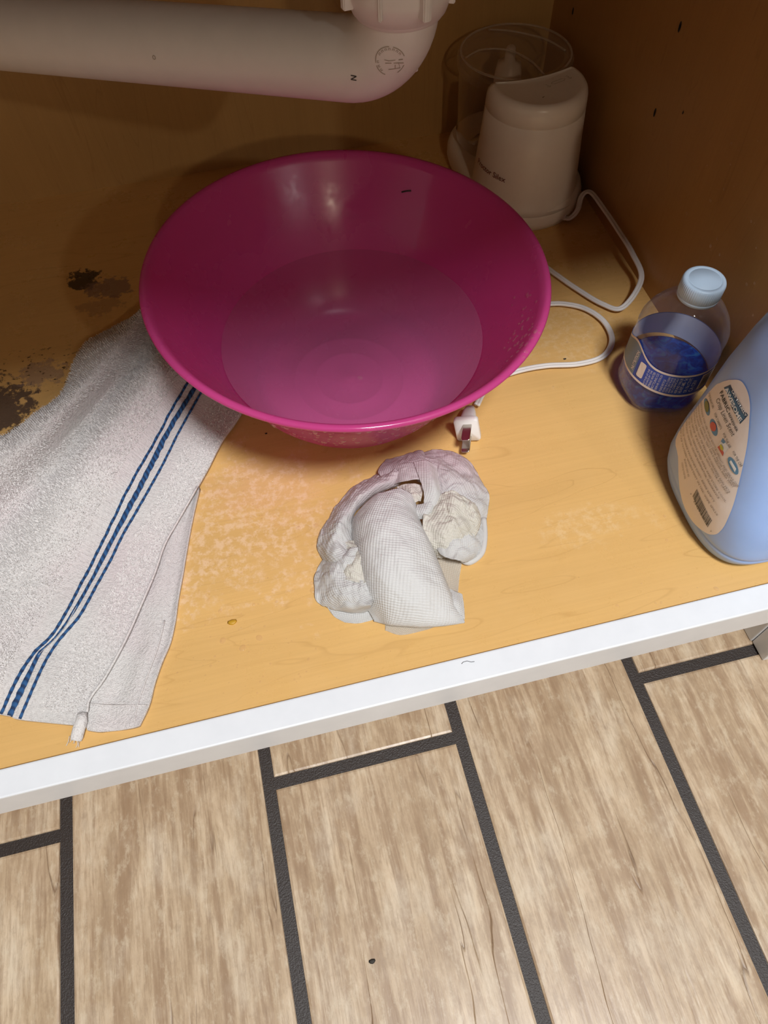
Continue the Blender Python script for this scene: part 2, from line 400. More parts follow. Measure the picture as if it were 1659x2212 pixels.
for k in range(8):
    a = math.radians(-78+45*k); c_, s_ = math.cos(a), math.sin(a); big = k % 2 == 0
    ww = .0032 if big else .0014; r0, r1 = .030, (.0362 if big else .0338); z0, z1 = nb+.006, nb+.040
    V = []
    for z_ in (z0, z1):
        for (rr, tt) in ((r0, -ww), (r1, -ww*.8), (r1+.0004, 0), (r1, ww*.8), (r0, ww)):
            V.append((ax.x+rr*c_-tt*s_, ax.y+rr*s_+tt*c_, z_))
    Fc = grid_faces(2, 5, True)+[(4, 3, 2, 1, 0), (5, 6, 7, 8, 9)]
    o = mk('nut_rib', V, Fc, M_pvc, drain, smooth=False)
    bm = bmesh.new(); bm.from_mesh(o.data); bmesh.ops.bevel(bm, geom=list(bm.edges), offset=.0006, segments=2, affect='EDGES'); bm.to_mesh(o.data); bm.free()
tube('riser', [Vector((ax.x, ax.y, nb+.02)), Vector((ax.x, ax.y, ZC-.0125))], .0225, M_pvc, drain, 48)

# marks moulded / printed on the elbow, laid on its surface
M_stamp = plain('stamp_grey', (.36, .29, .22), .6)
def raycast_on(objs, u, v, off=.0003):
    dg = bpy.context.evaluated_depsgraph_get(); best = None; d_ = ray(u, v).normalized()
    for o in objs:
        inv = o.matrix_world.inverted(); ok, p, n, _ = o.ray_cast(inv @ CAM, inv.to_3x3() @ d_)
        if ok:
            pw = o.matrix_world @ p
            if best is None or (pw-CAM).length < (best[0]-CAM).length: best = (pw, (o.matrix_world.to_3x3() @ n).normalized())
    if best is None: return None
    return best[0]+best[1]*off, best[1]
def frame_at(objs, u, v):
    bpy.context.view_layer.update()
    p, n = raycast_on(objs, u, v); ex = (RW[0]-n*RW[0].dot(n)).normalized(); ey = n.cross(ex); return p, n, ex, ey
elbow = [o for o in drain.children if o.name.startswith('pipe_elbow')]
p, n, ex, ey = frame_at(elbow, 843, 133)
V = []; Fc = []
def seg(pts, wd):
    """flat poly-line ribbon in the (ex, ey) frame wrapped on the elbow"""
    pts = [Vector(a) for a in pts]
    b0 = len(V)
    for i, a in enumerate(pts):
        t = (pts[min(i+1, len(pts)-1)]-pts[max(i-1, 0)]).normalized(); s_ = Vector((-t.y, t.x))
        for sg in (-1, 1):
            q_ = a+s_*wd*sg; w0 = p+ex*q_.x+ey*q_.y
            hit = None; o = elbow[0]; inv = o.matrix_world.inverted()
            ok, hp, hn, _ = o.ray_cast(inv @ (w0+n*.02), inv.to_3x3() @ (-n))
            V.append((o.matrix_world @ hp + n*.00025) if ok else w0)
    for i in range(len(pts)-1): Fc.append((b0+2*i, b0+2*i+1, b0+2*i+3, b0+2*i+2))
R0 = .0088
for a0_, a1_ in ((95, 190), (200, 250), (20, 80), (300, 340)):
    seg([(R0*math.cos(math.radians(a)), R0*math.sin(math.radians(a))) for a in np.linspace(a0_, a1_, 12)], .00022)
for a in list(range(40, 160, 18))+[185, 205, 225]:
    a = math.radians(a); c_ = Vector((math.cos(a), math.sin(a))); t_ = Vector((-c_.y, c_.x))
    seg([c_*.0068-t_*.0005, c_*.0079-t_*.0005, c_*.0079+t_*.0005, c_*.0068+t_*.0005], .00018)
seg([(-.003, -.001), (.005, -.001), (.006, -.0045), (-.001, -.005)], .0003)
seg([(.005, .001), (.0075, .001)], .0003); seg([(.005, -.001), (.008, -.0015)], .0003); seg([(.003, -.002), (.003, -.0045)], .0002)
seg([(-.0035, .001), (-.001, .0005), (.003, .001)], .0002)
mk('moulded_stamp', V, Fc, M_stamp, drain, smooth=False)
V = []; Fc = []
p, n, ex, ey = frame_at(elbow, 764, 168)
seg([(-.0018, .0012), (.0018, .0012)], .0003); seg([(.0018, .0012), (-.0018, -.0012)], .0003); seg([(-.0018, -.0012), (.0018, -.0012)], .0003)
mk('ink_mark', V, Fc, M_dark, drain, smooth=False)
V = []; Fc = []
p, n, ex, ey = frame_at(elbow, 333, 124)
seg([(.0011*math.cos(a), .0011*math.sin(a)) for a in np.linspace(0, 6.28, 10)], .0002)
mk('pimple_mark', V, Fc, M_stamp, drain, smooth=False)
# drops hanging under the elbow
def drops(name, spots, label, mat_, cat='water drops', flat=.45, parent=None):
    V = []; Fc = []
    for (pt, nr, r_, fl) in spots:
        nr = Vector(nr).normalized(); e1 = nr.orthogonal().normalized(); e2 = nr.cross(e1); b0 = len(V); n_ = 12; K = 4
        st = random.uniform(.75, 1.3)
        for k in range(K):
            a = k/K*math.pi/2
            for j in range(n_):
                t_ = 2*math.pi*j/n_
                V.append(Vector(pt)+e1*(r_*math.cos(a)*math.cos(t_)*st)+e2*(r_*math.cos(a)*math.sin(t_))+nr*(r_*fl*math.sin(a)))
        V.append(Vector(pt)+nr*r_*fl)
        Fc += grid_faces(K, n_, True, b0)
        Fc += [(b0+(K-1)*n_+j, b0+(K-1)*n_+(j+1) % n_, b0+K*n_) for j in range(n_)]
    if parent: return fixn(mk(name, V, Fc, mat_, parent))
    c0 = sum((Vector(s_[0]) for s_ in spots), Vector())/len(spots)
    return tag(fixn(mk(name, V, Fc, mat_, base=c0)), label, cat, kind='stuff')
sp = []
for k, r_ in ((0, .0022), (3, .0017), (6, .0016), (9, .0019), (-3, .0015)):
    if k >= 0: a = k/16*math.pi/2; o_ = cc+dv*Rb*math.sin(a)-upv*Rb*math.cos(a); nr = (dv*math.sin(a)-upv*math.cos(a))
    else: o_ = a0+dv*.006*k; nr = -upv
    sp.append((o_+nr*.0238, nr, r_, .9))
drops('hanging_drop', sp, None, M_pvc, parent=drain)['kind'] = 'stuff'

# ------------------------------------------------------------ pink bowl (left foot edge rests on the towel)
def pink_mat():
    m, nt, out = mat('pink_plastic'); q = NT(nt)
    tc = q.n('ShaderNodeTexCoord').outputs['Object']
    p = q.n('ShaderNodeBsdfPrincipled'); p.inputs['Base Color'].default_value = (.64, .075, .29, 1)
    p.inputs['Roughness'].default_value = .22; p.inputs['Subsurface Weight'].default_value = .25
    p.inputs['Subsurface Radius'].default_value = (.012, .003, .006); p.inputs['Subsurface Scale'].default_value = 1
    wetn = q.noise(tc, 16, 4, .6)
    q.l(q.ramp(wetn, [(.42, .12), (.55, .30)]), p.inputs['Roughness'])
    q.l(q.bump(q.noise(tc, 30, 3), .06, .002), p.inputs['Normal'])
    tr = q.n('ShaderNodeBsdfTranslucent'); tr.inputs[0].default_value = (.80, .06, .30, 1)
    mx = q.n('ShaderNodeMixShader'); mx.inputs[0].default_value = .28; q.l(p.outputs[0], mx.inputs[1]); q.l(tr.outputs[0], mx.inputs[2])
    q.l(mx.outputs[0], out.inputs[0]); return m
M_pink = pink_mat()
nrm = Vector((.044, -.0097, 1)).normalized()
BM = Matrix.Translation((.0653-.044*.1175, .4165+.0097*.1175, .0034)) @ Vector((0, 0, 1)).rotation_difference(nrm).to_matrix().to_4x4()
outer = [(.0, .0020), (.060, .0020), (.0615, .0), (.0655, 0), (.0675, .0025), (.073, .006), (.0835, .016), (.0930, .030), (.1010, .045), (.1085, .060), (.1165, .075), (.1245, .088), (.1325, .100), (.1390, .109), (.1442, .1150), (.1470, .1172), (.1478, .1190), (.1470, .1207), (.1448, .1212), (.1425, .1200)]
inner = [(.1395, .1150), (.1340, .1060), (.1270, .0950), (.1190, .0820), (.1110, .0675), (.1035, .0525), (.0960, .0380), (.0880, .0240), (.0790, .0125), (.0740, .0085), (.0690, .0062), (.0620, .0052), (.0480, .0050), (.0470, .0056), (.0455, .0050), (.0300, .0050), (.0290, .0055), (.0278, .0050), (.0060, .0050), (.0040, .0060), (0.0001, .0060)]
bowl = lathe('mixing_bowl', [(max(r_, .0001), z_) for r_, z_ in outer+inner], M_pink, n=160, M=BM, base=(.060, .4175, .0))
tag(bowl, 'large magenta plastic bowl holding shallow water, resting on the towel edge', 'bowl')
def inner_r(z):
    I = sorted([(z_, r_) for r_, z_ in inner+[(.1425, .12)]])
    return float(np.interp(z, [a for a, _ in I], [b for _, b in I]))
# water: level surface in the tilted bowl
WZ = .058
def water_mat():
    m, nt, out = mat('cloudy_water'); q = NT(nt)
    t = q.n('ShaderNodeBsdfTransparent'); t.inputs[0].default_value = (.98, .95, .97, 1)
    dd = q.n('ShaderNodeBsdfDiffuse'); dd.inputs[0].default_value = (.66, .27, .46, 1)
    mx = q.n('ShaderNodeMixShader'); mx.inputs[0].default_value = .16; q.l(t.outputs[0], mx.inputs[1]); q.l(dd.outputs[0], mx.inputs[2])
    g = q.n('ShaderNodeBsdfGlossy'); g.inputs['Roughness'].default_value = .02
    fr = q.shell_fresnel(1.33)
    tc = q.n('ShaderNodeTexCoord').outputs['Object']
    b = q.bump(q.noise(tc, 25, 2), .05, .002); q.l(b, g.inputs['Normal']); q.l(b, fr.inputs['Normal'])
    m2 = q.n('ShaderNodeMixShader'); q.l(fr.outputs[0], m2.inputs[0]); q.l(mx.outputs[0], m2.inputs[1]); q.l(g.outputs[0], m2.inputs[2])
    q.l(m2.outputs[0], out.inputs[0]); return m
cx0 = BM @ Vector((0, 0, WZ-.0025)); V = [Vector((cx0.x, cx0.y, WZ))]; Fc = []
NN = 120; Bi = BM.inverted()
rings = [.3, .6, .85, .96, 1.0]
for fr_ in rings:
    for j in range(NN):
        a = 2*math.pi*j/NN; rr = .105
        for _ in range(6):
            L_ = Bi @ Vector((cx0.x+rr*math.cos(a), cx0.y+rr*math.sin(a), WZ)); rr *= (inner_r(L_.z)-.0004)/max(1e-6, math.hypot(L_.x, L_.y))
        V.append(Vector((cx0.x+rr*fr_*math.cos(a), cx0.y+rr*fr_*math.sin(a), WZ+(.0006 if fr_ == 1 else 0))))
Fc = [(0, 1+j, 1+(j+1) % NN) for j in range(NN)]+grid_faces(len(rings), NN, True, 1)
wat = fixn(mk('water', V, Fc, water_mat(), base=(cx0.x, cx0.y, WZ))); tag(wat, 'shallow cloudy water lying in the magenta bowl', 'water')
# bubbles and drops on the bowl wall, wet rim, a short dark hair
bpy.context.view_layer.update()
sp = []
for (u, v) in [(1140, 640), (1150, 700), (1158, 652), (1120, 700), (1128, 712), (1135, 725), (1110, 735), (1125, 745), (1118, 760), (1105, 770), (1100, 755), (1140, 690), (1146, 670), (1132, 760), (1112, 715), (1095, 780), (1108, 790), (1150, 730), (1098, 740)]+[(random.gauss(1125, 16), random.gauss(725, 35)) for _ in range(40)]:
    h = raycast_on([bowl], u, v, 0)
    if h and h[1].z > 0 and h[0].z < .119: sp.append((h[0], h[1], random.uniform(.0007, .0017), .4))
sp.append((raycast_on([wat], 778, 816, 0)[0], (0, 0, 1), .0022, .3))
drops('wall_drop', sp, None, M_drop, parent=bowl)['kind'] = 'stuff'
sp = []
for _ in range(150):
    a = math.radians(random.uniform(-140, -35)); k = random.uniform(.10, .75)
    zz = .03+.085*k; O_ = sorted([(z_, r_) for r_, z_ in outer if .006 <= z_ <= .1172]); rr = float(np.interp(zz, [q_[0] for q_ in O_], [q_[1] for q_ in O_]))
    n_ = (BM.to_3x3() @ Vector((math.cos(a)*.8, math.sin(a)*.8, -.6))).normalized()
    sp.append((BM @ Vector((rr*math.cos(a), rr*math.sin(a), zz)), n_, random.uniform(.0007, .0018), .5))
drops('outside_drop', sp, None, M_drop, parent=bowl)['kind'] = 'stuff'
hp = [raycast_on([bowl], u, v, .0004)[0] for u, v in ((868, 415), (874, 413.5), (880, 412.5), (888, 412))]
tube('dark_hair', hp, .0007, M_dark, bowl, 6)

# ------------------------------------------------------------ mini food chopper
ch = thing('food_chopper', 'small ivory electric food chopper with clear jar in the back right corner', 'food chopper', (.291, .66, 0))
JC = Vector((.2925, .6965)); BC = Vector((.2895, .629))
def stadium(ra, rb, n=40):
    """outline round two circles: jar seat (ra at JC) and motor (rb at BC)"""
    d_ = (BC-JC); L_ = d_.length; ang = math.atan2(d_.y, d_.x); be = math.acos(max(-1, min(1, (ra-rb)/L_))); out = []
    for k in range(n+1):
        a = ang+be+(2*math.pi-2*be)*k/n; out.append((JC.x+ra*math.cos(a), JC.y+ra*math.sin(a)))
    for k in range(n+1):
        a = ang-be+2*be*k/n; out.append((BC.x+rb*math.cos(a), BC.y+rb*math.sin(a)))
    return out
V = []; lev = [(.0004, -.004), (.0012, -.002), (.008, 0), (.016, 0), (.021, -.0015), (.024, -.004), (.025, -.008), (.0252, -.03)]
for z_, e in lev:
    V += [(x, y, z_) for x, y in stadium(.0615+e, .0605+e)]
nS = len(stadium(.06, .06)); Fc = grid_faces(len(lev), nS, True)+[tuple(range(nS))[::-1], tuple((len(lev)-1)*nS+j for j in range(nS))]
fixn(mk('base', V, Fc, M_chop, ch))
# motor housing: D section, hollowed a little where the jar sits, tapering upwards
th = math.radians(4.8)
def dsec(cx_, cy_, R_, yc, sh, z, nA=44):
    """D outline: arc in front, shallow concave chord at the back; sh shrinks corners"""
    out = []; a0_ = math.asin((yc)/R_)
    for k in range(nA+1):
        a = (math.pi-a0_)+(math.pi+2*a0_)*k/nA; out.append((R_*math.cos(a), R_*math.sin(a)))
    x1 = R_*math.cos(a0_)
    for k in range(1, 16):
        t = k/16; x = x1*(1-2*t); out.append((x, yc-.006*(1-(x/x1)**2)))
    c_, s_ = math.cos(th), math.sin(th)
    return [Vector((cx_+x*c_-y*s_, cy_+x*s_+y*c_, z)) for x, y in out]
V = []; L = []
Z0, Z1 = .020, .121
for z_, R_ in ((.018, .0585), (.024, .0545), (.030, .0530), (.05, .0512), (.075, .0490), (.1005, .0470), (.1010, .0465), (.1015, .0470), (.112, .0463), (.1165, .0452), (.1195, .0430), (.1208, .0405), (.1205, .0385), (.1200, .0350), (.1199, .02)):
    k = (z_-.02)/.1; yc = min(.0135, R_*.5)*(R_/.047 if R_ < .044 else 1)
    cyy = .6255-.003*k+(.001); cxx = .2885-.001*k
    sec = dsec(cxx, cyy, R_, yc, 0, z_); L.append(len(sec)); V += sec
n_ = L[0]; Fc = grid_faces(len(L), n_, True)+[tuple(range(n_))[::-1], tuple((len(L)-1)*n_+j for j in range(n_))]
body = fixn(mk('motor_housing', V, Fc, M_chop, ch))
# clear jar with lid
JM = MT(JC.x, JC.y)
lathe('jar', [(.0001, .0262), (.050, .0262), (.0535, .030), (.0545, .1045)], M_clear, ch, 80, JM)
lid = lathe('jar_lid', [(.0565, .099), (.0570, .1065), (.0560, .1100), (.0530, .1118), (.0500, .1112), (.0470, .1095), (.0440, .1095), (.0001, .1095)], M_clear, ch, 80, JM)
# raised S-curve ribs of the lid
M_rim = clear('clear_rim', None, .05, (.98, .965, .94), .35, (.85, .75, .64))
tube('lid_rim', [Vector((JC.x+.0535*math.cos(a), JC.y+.0535*math.sin(a), .1118)) for a in np.linspace(0, 2*math.pi, 97)], .0010, M_rim, lid, 8)
def lidrib(pts): 
    tube('lid_rib', [Vector((JC.x+x, JC.y+y, .1105)) for x, y in [tuple(a) for a in catmull(pts, 8)]], .0009, M_rim, lid, 8)
lidrib([(-.050, .004), (-.030, .014), (-.006, .006), (.008, -.018), (.012, -.046)])
lidrib([(-.012, .050), (.010, .040), (.036, .016), (.047, -.010)])
M_blade = plain('blade_plastic', (.70, .60, .52), .4)
bl = lathe('blade_hub', [(.0001, .030), (.018, .030), (.0160, .040), (.0148, .080), (.0125, .092), (.0058, .094), (.0050, .106), (.003, .1080), (.0001, .1080)], M_blade, ch, 8, MT(JC.x+.002, JC.y+.018))
for s_ in (-1, 1):
    tube('blade', [Vector((JC.x+s_*.015, JC.y, .034)), Vector((JC.x+s_*.030, JC.y+.006*s_, .0345)), Vector((JC.x+s_*.044, JC.y+.018*s_, .035))], .003, M_metal, ch, 6, prof=[(-.005, -.0004), (.005, -.0004), (.005, .0004), (-.005, .0004)])
# text helper: lays lettering on any surface through a mapping (x, y) -> world point
def lettering(name, s, size, fn, mat_, parent, bold=0, shear=0, sx=1.0, spacing=1.0, align='LEFT', label=None, maxw=None):
    cu = bpy.data.curves.new(name, 'FONT'); cu.body = s; cu.size = size; cu.shear = shear; cu.space_character = spacing
    cu.offset = bold*size; cu.align_x = align; cu.fill_mode = 'FRONT'; cu.resolution_u = 2
    o = bpy.data.objects.new(name, cu); C.objects.link(o); bpy.context.view_layer.update()
    me = bpy.data.meshes.new_from_object(o); C.objects.unlink(o); bpy.data.objects.remove(o)
    k = 1
    if maxw:
        wd = max(v.co.x for v in me.vertices)-min(v.co.x for v in me.vertices); k = maxw/wd
    off = wpos(parent)
    for v in me.vertices: v.co = Vector(fn(v.co.x*sx*k, v.co.y))-off
    me.materials.clear(); me.materials.append(mat_)
    t = bpy.data.objects.new(name, me); C.objects.link(t); t.parent = parent
    return t
def surf_frame_map(objs, u0, v0, u1, v1, off=.0007, upflip=1):
    """mapping whose x axis runs on the surface from pixel ray 0 to pixel ray 1, projected along the local normal"""
    bpy.context.view_layer.update()
    p0, n0 = raycast_on(objs, u0, v0, 0); p1, n1 = raycast_on(objs, u1, v1, 0)
    e1 = (p1-p0).normalized(); nn = (n0+n1).normalized(); nn = (nn-e1*nn.dot(e1)).normalized(); e2 = nn.cross(e1)
    def fn(x, y):
        w0 = p0+e1*x+e2*y
        for o in objs:
            inv = o.matrix_world.inverted(); ok, hp, hn, _ = o.ray_cast(inv @ (w0+nn*.03), inv.to_3x3() @ (-nn))
            if ok: return o.matrix_world @ hp + nn*off
        return w0+nn*off
    return fn, (p1-p0).length
M_brand = plain('brown_red_ink', (.22, .07, .05), .5)
fn, wl = surf_frame_map([body], 1033, 350, 1091, 394)
lettering('brand_lettering', 'Proctor Silex', .0075, fn, M_brand, ch, .01, maxw=wl)
M_emb = plain('embossed_grey', (.38, .31, .25), .5)
fn, wl = surf_frame_map([body], 1176, 187, 1246, 160, .0002)
V = []; Fc = []
def rib2(pts, wd):
    pts = [Vector(a) for a in pts]; b0 = len(V)
    for i, a in enumerate(pts):
        t = (pts[min(i+1, len(pts)-1)]-pts[max(i-1, 0)]).normalized(); s_ = Vector((-t.y, t.x))
        for sg in (-1, 1): q_ = a+s_*wd*sg; V.append(fn(q_.x, q_.y))
    for i in range(len(pts)-1): Fc.append((b0+2*i, b0+2*i+1, b0+2*i+3, b0+2*i+2))
rib2([(.008, .0), (.010, .0018), (.021, .0018), (.0235, 0), (.021, -.0018), (.010, -.0018), (.008, 0)], .0002)
rib2([(.003, .0020), (.0035, -.0015), (.0045, -.003)], .0002); rib2([(.0015, -.002), (.0035, -.0035), (.0055, -.002)], .0002)
rib2([(.026, .0025), (.028, .003), (.0285, .001), (.0265, .0005)], .0002); rib2([(.0275, .0005), (.0285, -.0025)], .0002); rib2([(.0265, -.001), (.0285, -.0028), (.030, -.0008)], .0002)
mk('turn_arrow_mark', V, Fc, M_emb, ch, smooth=False)
V = []; Fc = []; fn, wl = surf_frame_map([body], 1172, 212, 1180, 208, .0003); rib2([(0, 0), (.0015, .0006), (.0028, .0005)], .0003)
mk('dark_speck', V, Fc, M_dark, ch, smooth=False)

# cord: twin flex from the housing foot, loop at the wall, under the bowl, out to the plug
cp = [(.3150, .5790, .0060), (.3215, .5735, .0060), (.3300, .5760, .0120), (.3370, .5860, .0205), (.3440, .5830, .0250), (.3470, .5600, .0240), (.3485, .5250, .0230), (.3485, .4900, .0220), (.3470, .4620, .0150)]
P_ = [Vector(a) for a in cp]
P_ += [on(u, v, z) for u, v, z in ((1345, 664, .006), (1300, 656, .004), (1240, 620, .0035), (1200, 592, .0035), (1165, 570, .0035), (1120, 570, .0035), (1090, 600, .0035), (1110, 640, .0035), (1160, 656, .0035), (1215, 656, .0035), (1265, 667, .0035), (1305, 695, .0035), (1322, 735, .0035), (1302, 770, .0035), (1250, 786, .0035), (1180, 790, .0035), (1120, 801, .0035), (1075, 818, .0035), (1046, 845, .0045), (1030, 875, .0060))]
prof = []
for s_ in (-1, 1):
    for k in range(9):
        a = math.radians(-150+300*k/8); prof.append((s_*(.0013+.0014*math.cos(a*1)) if s_ > 0 else -(.0013+.0014*math.cos(a)), .0014*math.sin(a)*s_))
PP = [Vector(a) for a in catmull(P_, 8)]
cord = tube('cord', PP, 1, M_cord, ch, prof=prof)
tube('cord_strain_relief', [Vector((.3090, .5800, .0058)), Vector((.3150, .5790, .0060)), Vector((.3185, .5755, .0060))], [.0040, .0036, .0030], M_cord, ch, 12)

# plug lying on the shelf, blades pointing to the viewer
pb = on(1008, 925, .011); pe = on(1036, 880, .008)
axd = (on(1000, 1000, .012)-on(1030, 880, .012)); axd.z = 0; axd.normalize()      # blade direction
side = Vector((-axd.y, axd.x, 0))
PLM = plug = None
# plug local frame: face tilted up towards the viewer
fc = on(1009, 931, .0130); fnrm = Vector((-.38, -.90, .10)).normalized()
fe1 = Vector((.93, -.30, 0)); fe1 = (fe1-fnrm*fe1.dot(fnrm)).normalized(); fe2 = fnrm.cross(fe1)
if fe2.z < 0: fe2 = -fe2
fe1, fe2 = (fe1*math.cos(.22)+fe2*math.sin(.22)), (fe2*math.cos(.22)-fe1*math.sin(.22))
fe1, fe2 = (fe1*1.0).normalized(), (fe2*1.0).normalized()
def rrect(w_, h_, r_, n=6):
    out = []
    for (sx_, sy_, a0_) in ((1, 1, 0), (-1, 1, 90), (-1, -1, 180), (1, -1, 270)):
        for k in range(n+1):
            a = math.radians(a0_+90*k/n); out.append((sx_*(w_/2-r_)+r_*math.cos(a), sy_*(h_/2-r_)+r_*math.sin(a)))
    return out
def loftf(secs, c0, e1, e2, nn):
    V = []; m = len(secs[0][1])
    for dz, pts in secs: V += [c0+e1*x+e2*y+nn*dz for x, y in pts]
    return V, grid_faces(len(secs), m, True)+[tuple(range(m))[::-1], tuple((len(secs)-1)*m+j for j in range(m))]
V, Fc = loftf([(-.026, rrect(.008, .007, .003)), (-.020, rrect(.0110, .0110, .004)), (-.0120, rrect(.0130, .0130, .004)), (-.0070, rrect(.0150, .0150, .004)), (-.006, rrect(.0180, .0215, .0025)), (-.0048, rrect(.0196, .0238, .0028)), (-.0008, rrect(.0196, .0238, .0028)), (0, rrect(.0186, .0228, .0025))], fc, fe1, fe2, fnrm)
V = [Vector((p_.x, p_.y, max(p_.z, .0004))) for p_ in V]
plug = fixn(mk('plug_body', V, Fc, M_plug, ch))
for s_, pos in ((1, (.0012, .0066)), (-1, (-.0008, -.0066))):
    c0 = fc+fe1*pos[0]+fe2*pos[1]
    V, Fc = loftf([(-.001, rrect(.0070, .0017, .0004, 2)), (.0140, rrect(.0070, .0017, .0004, 2)), (.0162, rrect(.0064, .0012, .0004, 2)), (.0170, rrect(.0048, .0008, .0003, 2))], c0, fe1, fe2, fnrm)
    b_ = fixn(mk('prong', V, Fc, M_metal, ch, smooth=False))
    V, Fc = loftf([(-.0002, [(.0011*math.cos(a), .0011*math.sin(a)) for a in np.linspace(0, 2*math.pi, 12, endpoint=False)]), (.0002, [(.0011*math.cos(a), .0011*math.sin(a)) for a in np.linspace(0, 2*math.pi, 12, endpoint=False)])], c0+fnrm*.0105-fe2*.0008, fe1, fnrm, fe2)
    mk('prong_hole', V, Fc, M_dark, b_)

# ------------------------------------------------------------ small water bottle with blue liquid
BX, BY = .3130, .3480
tilt = Matrix.Translation((BX, BY, .0003)) @ Matrix(((1, 0, .03, 0), (0, 1, .02, 0), (0, 0, 1, 0), (0, 0, 0, 1)))
bt = thing('water_bottle', 'small clear plastic bottle part filled with blue liquid beside the blue jug', 'bottle', (BX, BY, 0))
def wobf(r_, z_, a):
    k = max(0, 1-z_/.022); return r_*(1+.05*k*math.cos(5*a)*(1 if r_ > .02 else 0)), z_+(.0030*k*(.5-.5*math.cos(5*a)) if r_ < .031 else 0)
bprof = [(.0001, .004), (.012, .003), (.020, .0008), (.027, .0003), (.0310, .003), (.0336, .009), (.0342, .014), (.0335, .019), (.0345, .024), (.0345, .060), (.0340, .064), (.0345, .067), (.0338, .072), (.0300, .0805), (.0240, .0885), (.0180, .0945), (.0145, .0970), (.0135, .0985), (.0135, .104)]
lathe('bottle_shell', bprof, M_pet, bt, 100, tilt, wob=wobf)
def blue_mat():
    m, nt, out = mat('blue_liquid'); q = NT(nt)
    tc = q.n('ShaderNodeTexCoord').outputs['Object']
    t = q.n('ShaderNodeBsdfTransparent'); t.inputs[0].default_value = (.05, .25, .95, 1)
    v = q.n('ShaderNodeTexVoronoi'); q.l(tc, v.inputs['Vector']); v.inputs['Scale'].default_value = 130
    nz = q.noise(tc, 90, 3, .6, 1.5)
    col = q.ramp(nz, [(.38, (.004, .05, .50)), (.52, (.01, .16, .95)), (.64, (.08, .45, 1.0))])  # mottled dark and bright blues paint caustic light into the liquid
    dd = q.n('ShaderNodeBsdfDiffuse'); q.l(col, dd.inputs[0])
    tr = q.n('ShaderNodeBsdfTranslucent'); q.l(col, tr.inputs[0])
    a = q.n('ShaderNodeMixShader'); a.inputs[0].default_value = .6; q.l(dd.outputs[0], a.inputs[1]); q.l(tr.outputs[0], a.inputs[2])
    mx = q.n('ShaderNodeMixShader'); mx.inputs[0].default_value = .62; q.l(t.outputs[0], mx.inputs[1]); q.l(a.outputs[0], mx.inputs[2])
    g = q.n('ShaderNodeBsdfGlossy'); g.inputs['Roughness'].default_value = .05
    fr = q.shell_fresnel(1.4); b = q.bump(nz, .3, .003); q.l(b, g.inputs['Normal']); q.l(b, fr.inputs['Normal'])
    m2 = q.n('ShaderNodeMixShader'); q.l(fr.outputs[0], m2.inputs[0]); q.l(mx.outputs[0], m2.inputs[1]); q.l(g.outputs[0], m2.inputs[2])
    q.l(m2.outputs[0], out.inputs[0]); return m
lathe('blue_liquid', [(.0001, .0050), (.012, .0040), (.020, .0018), (.0262, .0014), (.0302, .0040), (.0326, .0095), (.0332, .014), (.0326, .019), (.0335, .0225), (.0335, .0265), (.0320, .0262), (.0001, .0262)], blue_mat(), bt, 100, tilt, wob=wobf)
M_cap = plain('pale_blue_cap', (.50, .64, .80), .4, sss=.1)
capn = 60
cprof = [(.0135, .0985), (.0152, .0982), (.0153, .1005), (.0150, .1010), (.0155, .1014), (.0155, .1110), (.0150, .1125), (.0140, .1131), (.0120, .1131), (.0117, .1126), (.0114, .1131), (.0001, .1131)]
lathe('cap', cprof, M_cap, bt, 240, tilt, wob=lambda r_, z_, a: (r_+(.00018*math.cos(60*a) if .1012 < z_ < .1115 else 0), z_))
# wrap label: band with wavy upper edge on the left side
M_lblue = plain('label_blue', (.018, .075, .48), .35); M_lwhite = plain('label_white', (.80, .74, .72), .4); M_ltxt = plain('label_print', (.62, .66, .80), .5)
M_linside = plain('label_back', (.74, .78, .95), .5); M_lgrey = plain('label_greyblue', (.16, .24, .36), .4)
def lab_hi(a):      # a in degrees
    d_ = ((a+180) % 360)
    return .0510+.011*math.exp(-((d_-0)/24)**2)+.011*math.exp(-((d_-360)/24)**2)
def lab_lo(a): return .0280+.003*math.cos(math.radians(a-150))
def lab_pt(a, z, r_=.0349): return tilt @ Vector((r_*math.cos(math.radians(a)), r_*math.sin(math.radians(a)), z))
def band(name, f0, f1, r_, mat_, a0_=-200, a1_=160, parent=bt, n=120):
    V = []; full = abs(a1_-a0_) >= 360
    m = n if full else n+1
    for k in range(m):
        a = a0_+(a1_-a0_)*k/n; V += [lab_pt(a, f0(a), r_), lab_pt(a, f1(a), r_)]
    Fc = [(2*k, 2*((k+1) % m), 2*((k+1) % m)+1, 2*k+1) for k in range(n if full else m-1)]
    return mk(name, V, Fc, mat_, parent)
lb = band('label_band', lab_lo, lab_hi, .0349, M_lblue)
# inner face of the label that shows through the clear wall
band('label_inside', lambda a: lab_lo(a)+.0003, lambda a: lab_hi(a)-.0003, .03475, M_linside)
band('label_border', lambda a: lab_hi(a)-.0020, lab_hi, .0351, M_lwhite, parent=lb)
band('label_border', lambda a: lab_lo(a), lambda a: lab_lo(a)+.0022, .0351, M_lwhite, parent=lb)
band('label_picture', lambda a: lab_lo(a)+.0022, lambda a: lab_hi(a)-.002, .03505, M_lgrey, a0_=150, a1_=192, parent=lb, n=30)
def cyl_fn(adeg, z, r_=.0353, rot=90):
    """local x up the bottle when rot=90"""
    def fn(x, y):
        if rot == 90: return lab_pt(adeg+math.degrees(-y/.035)*-1*-1, z+x, r_)
        return lab_pt(adeg+math.degrees(x/.035), z+y, r_)
    return fn
V = []; Fc = []
for (x, y) in rrect(.0150, .0060, .0015): V.append(lab_pt(-158+math.degrees(y/.035), .0425+x, .0353))
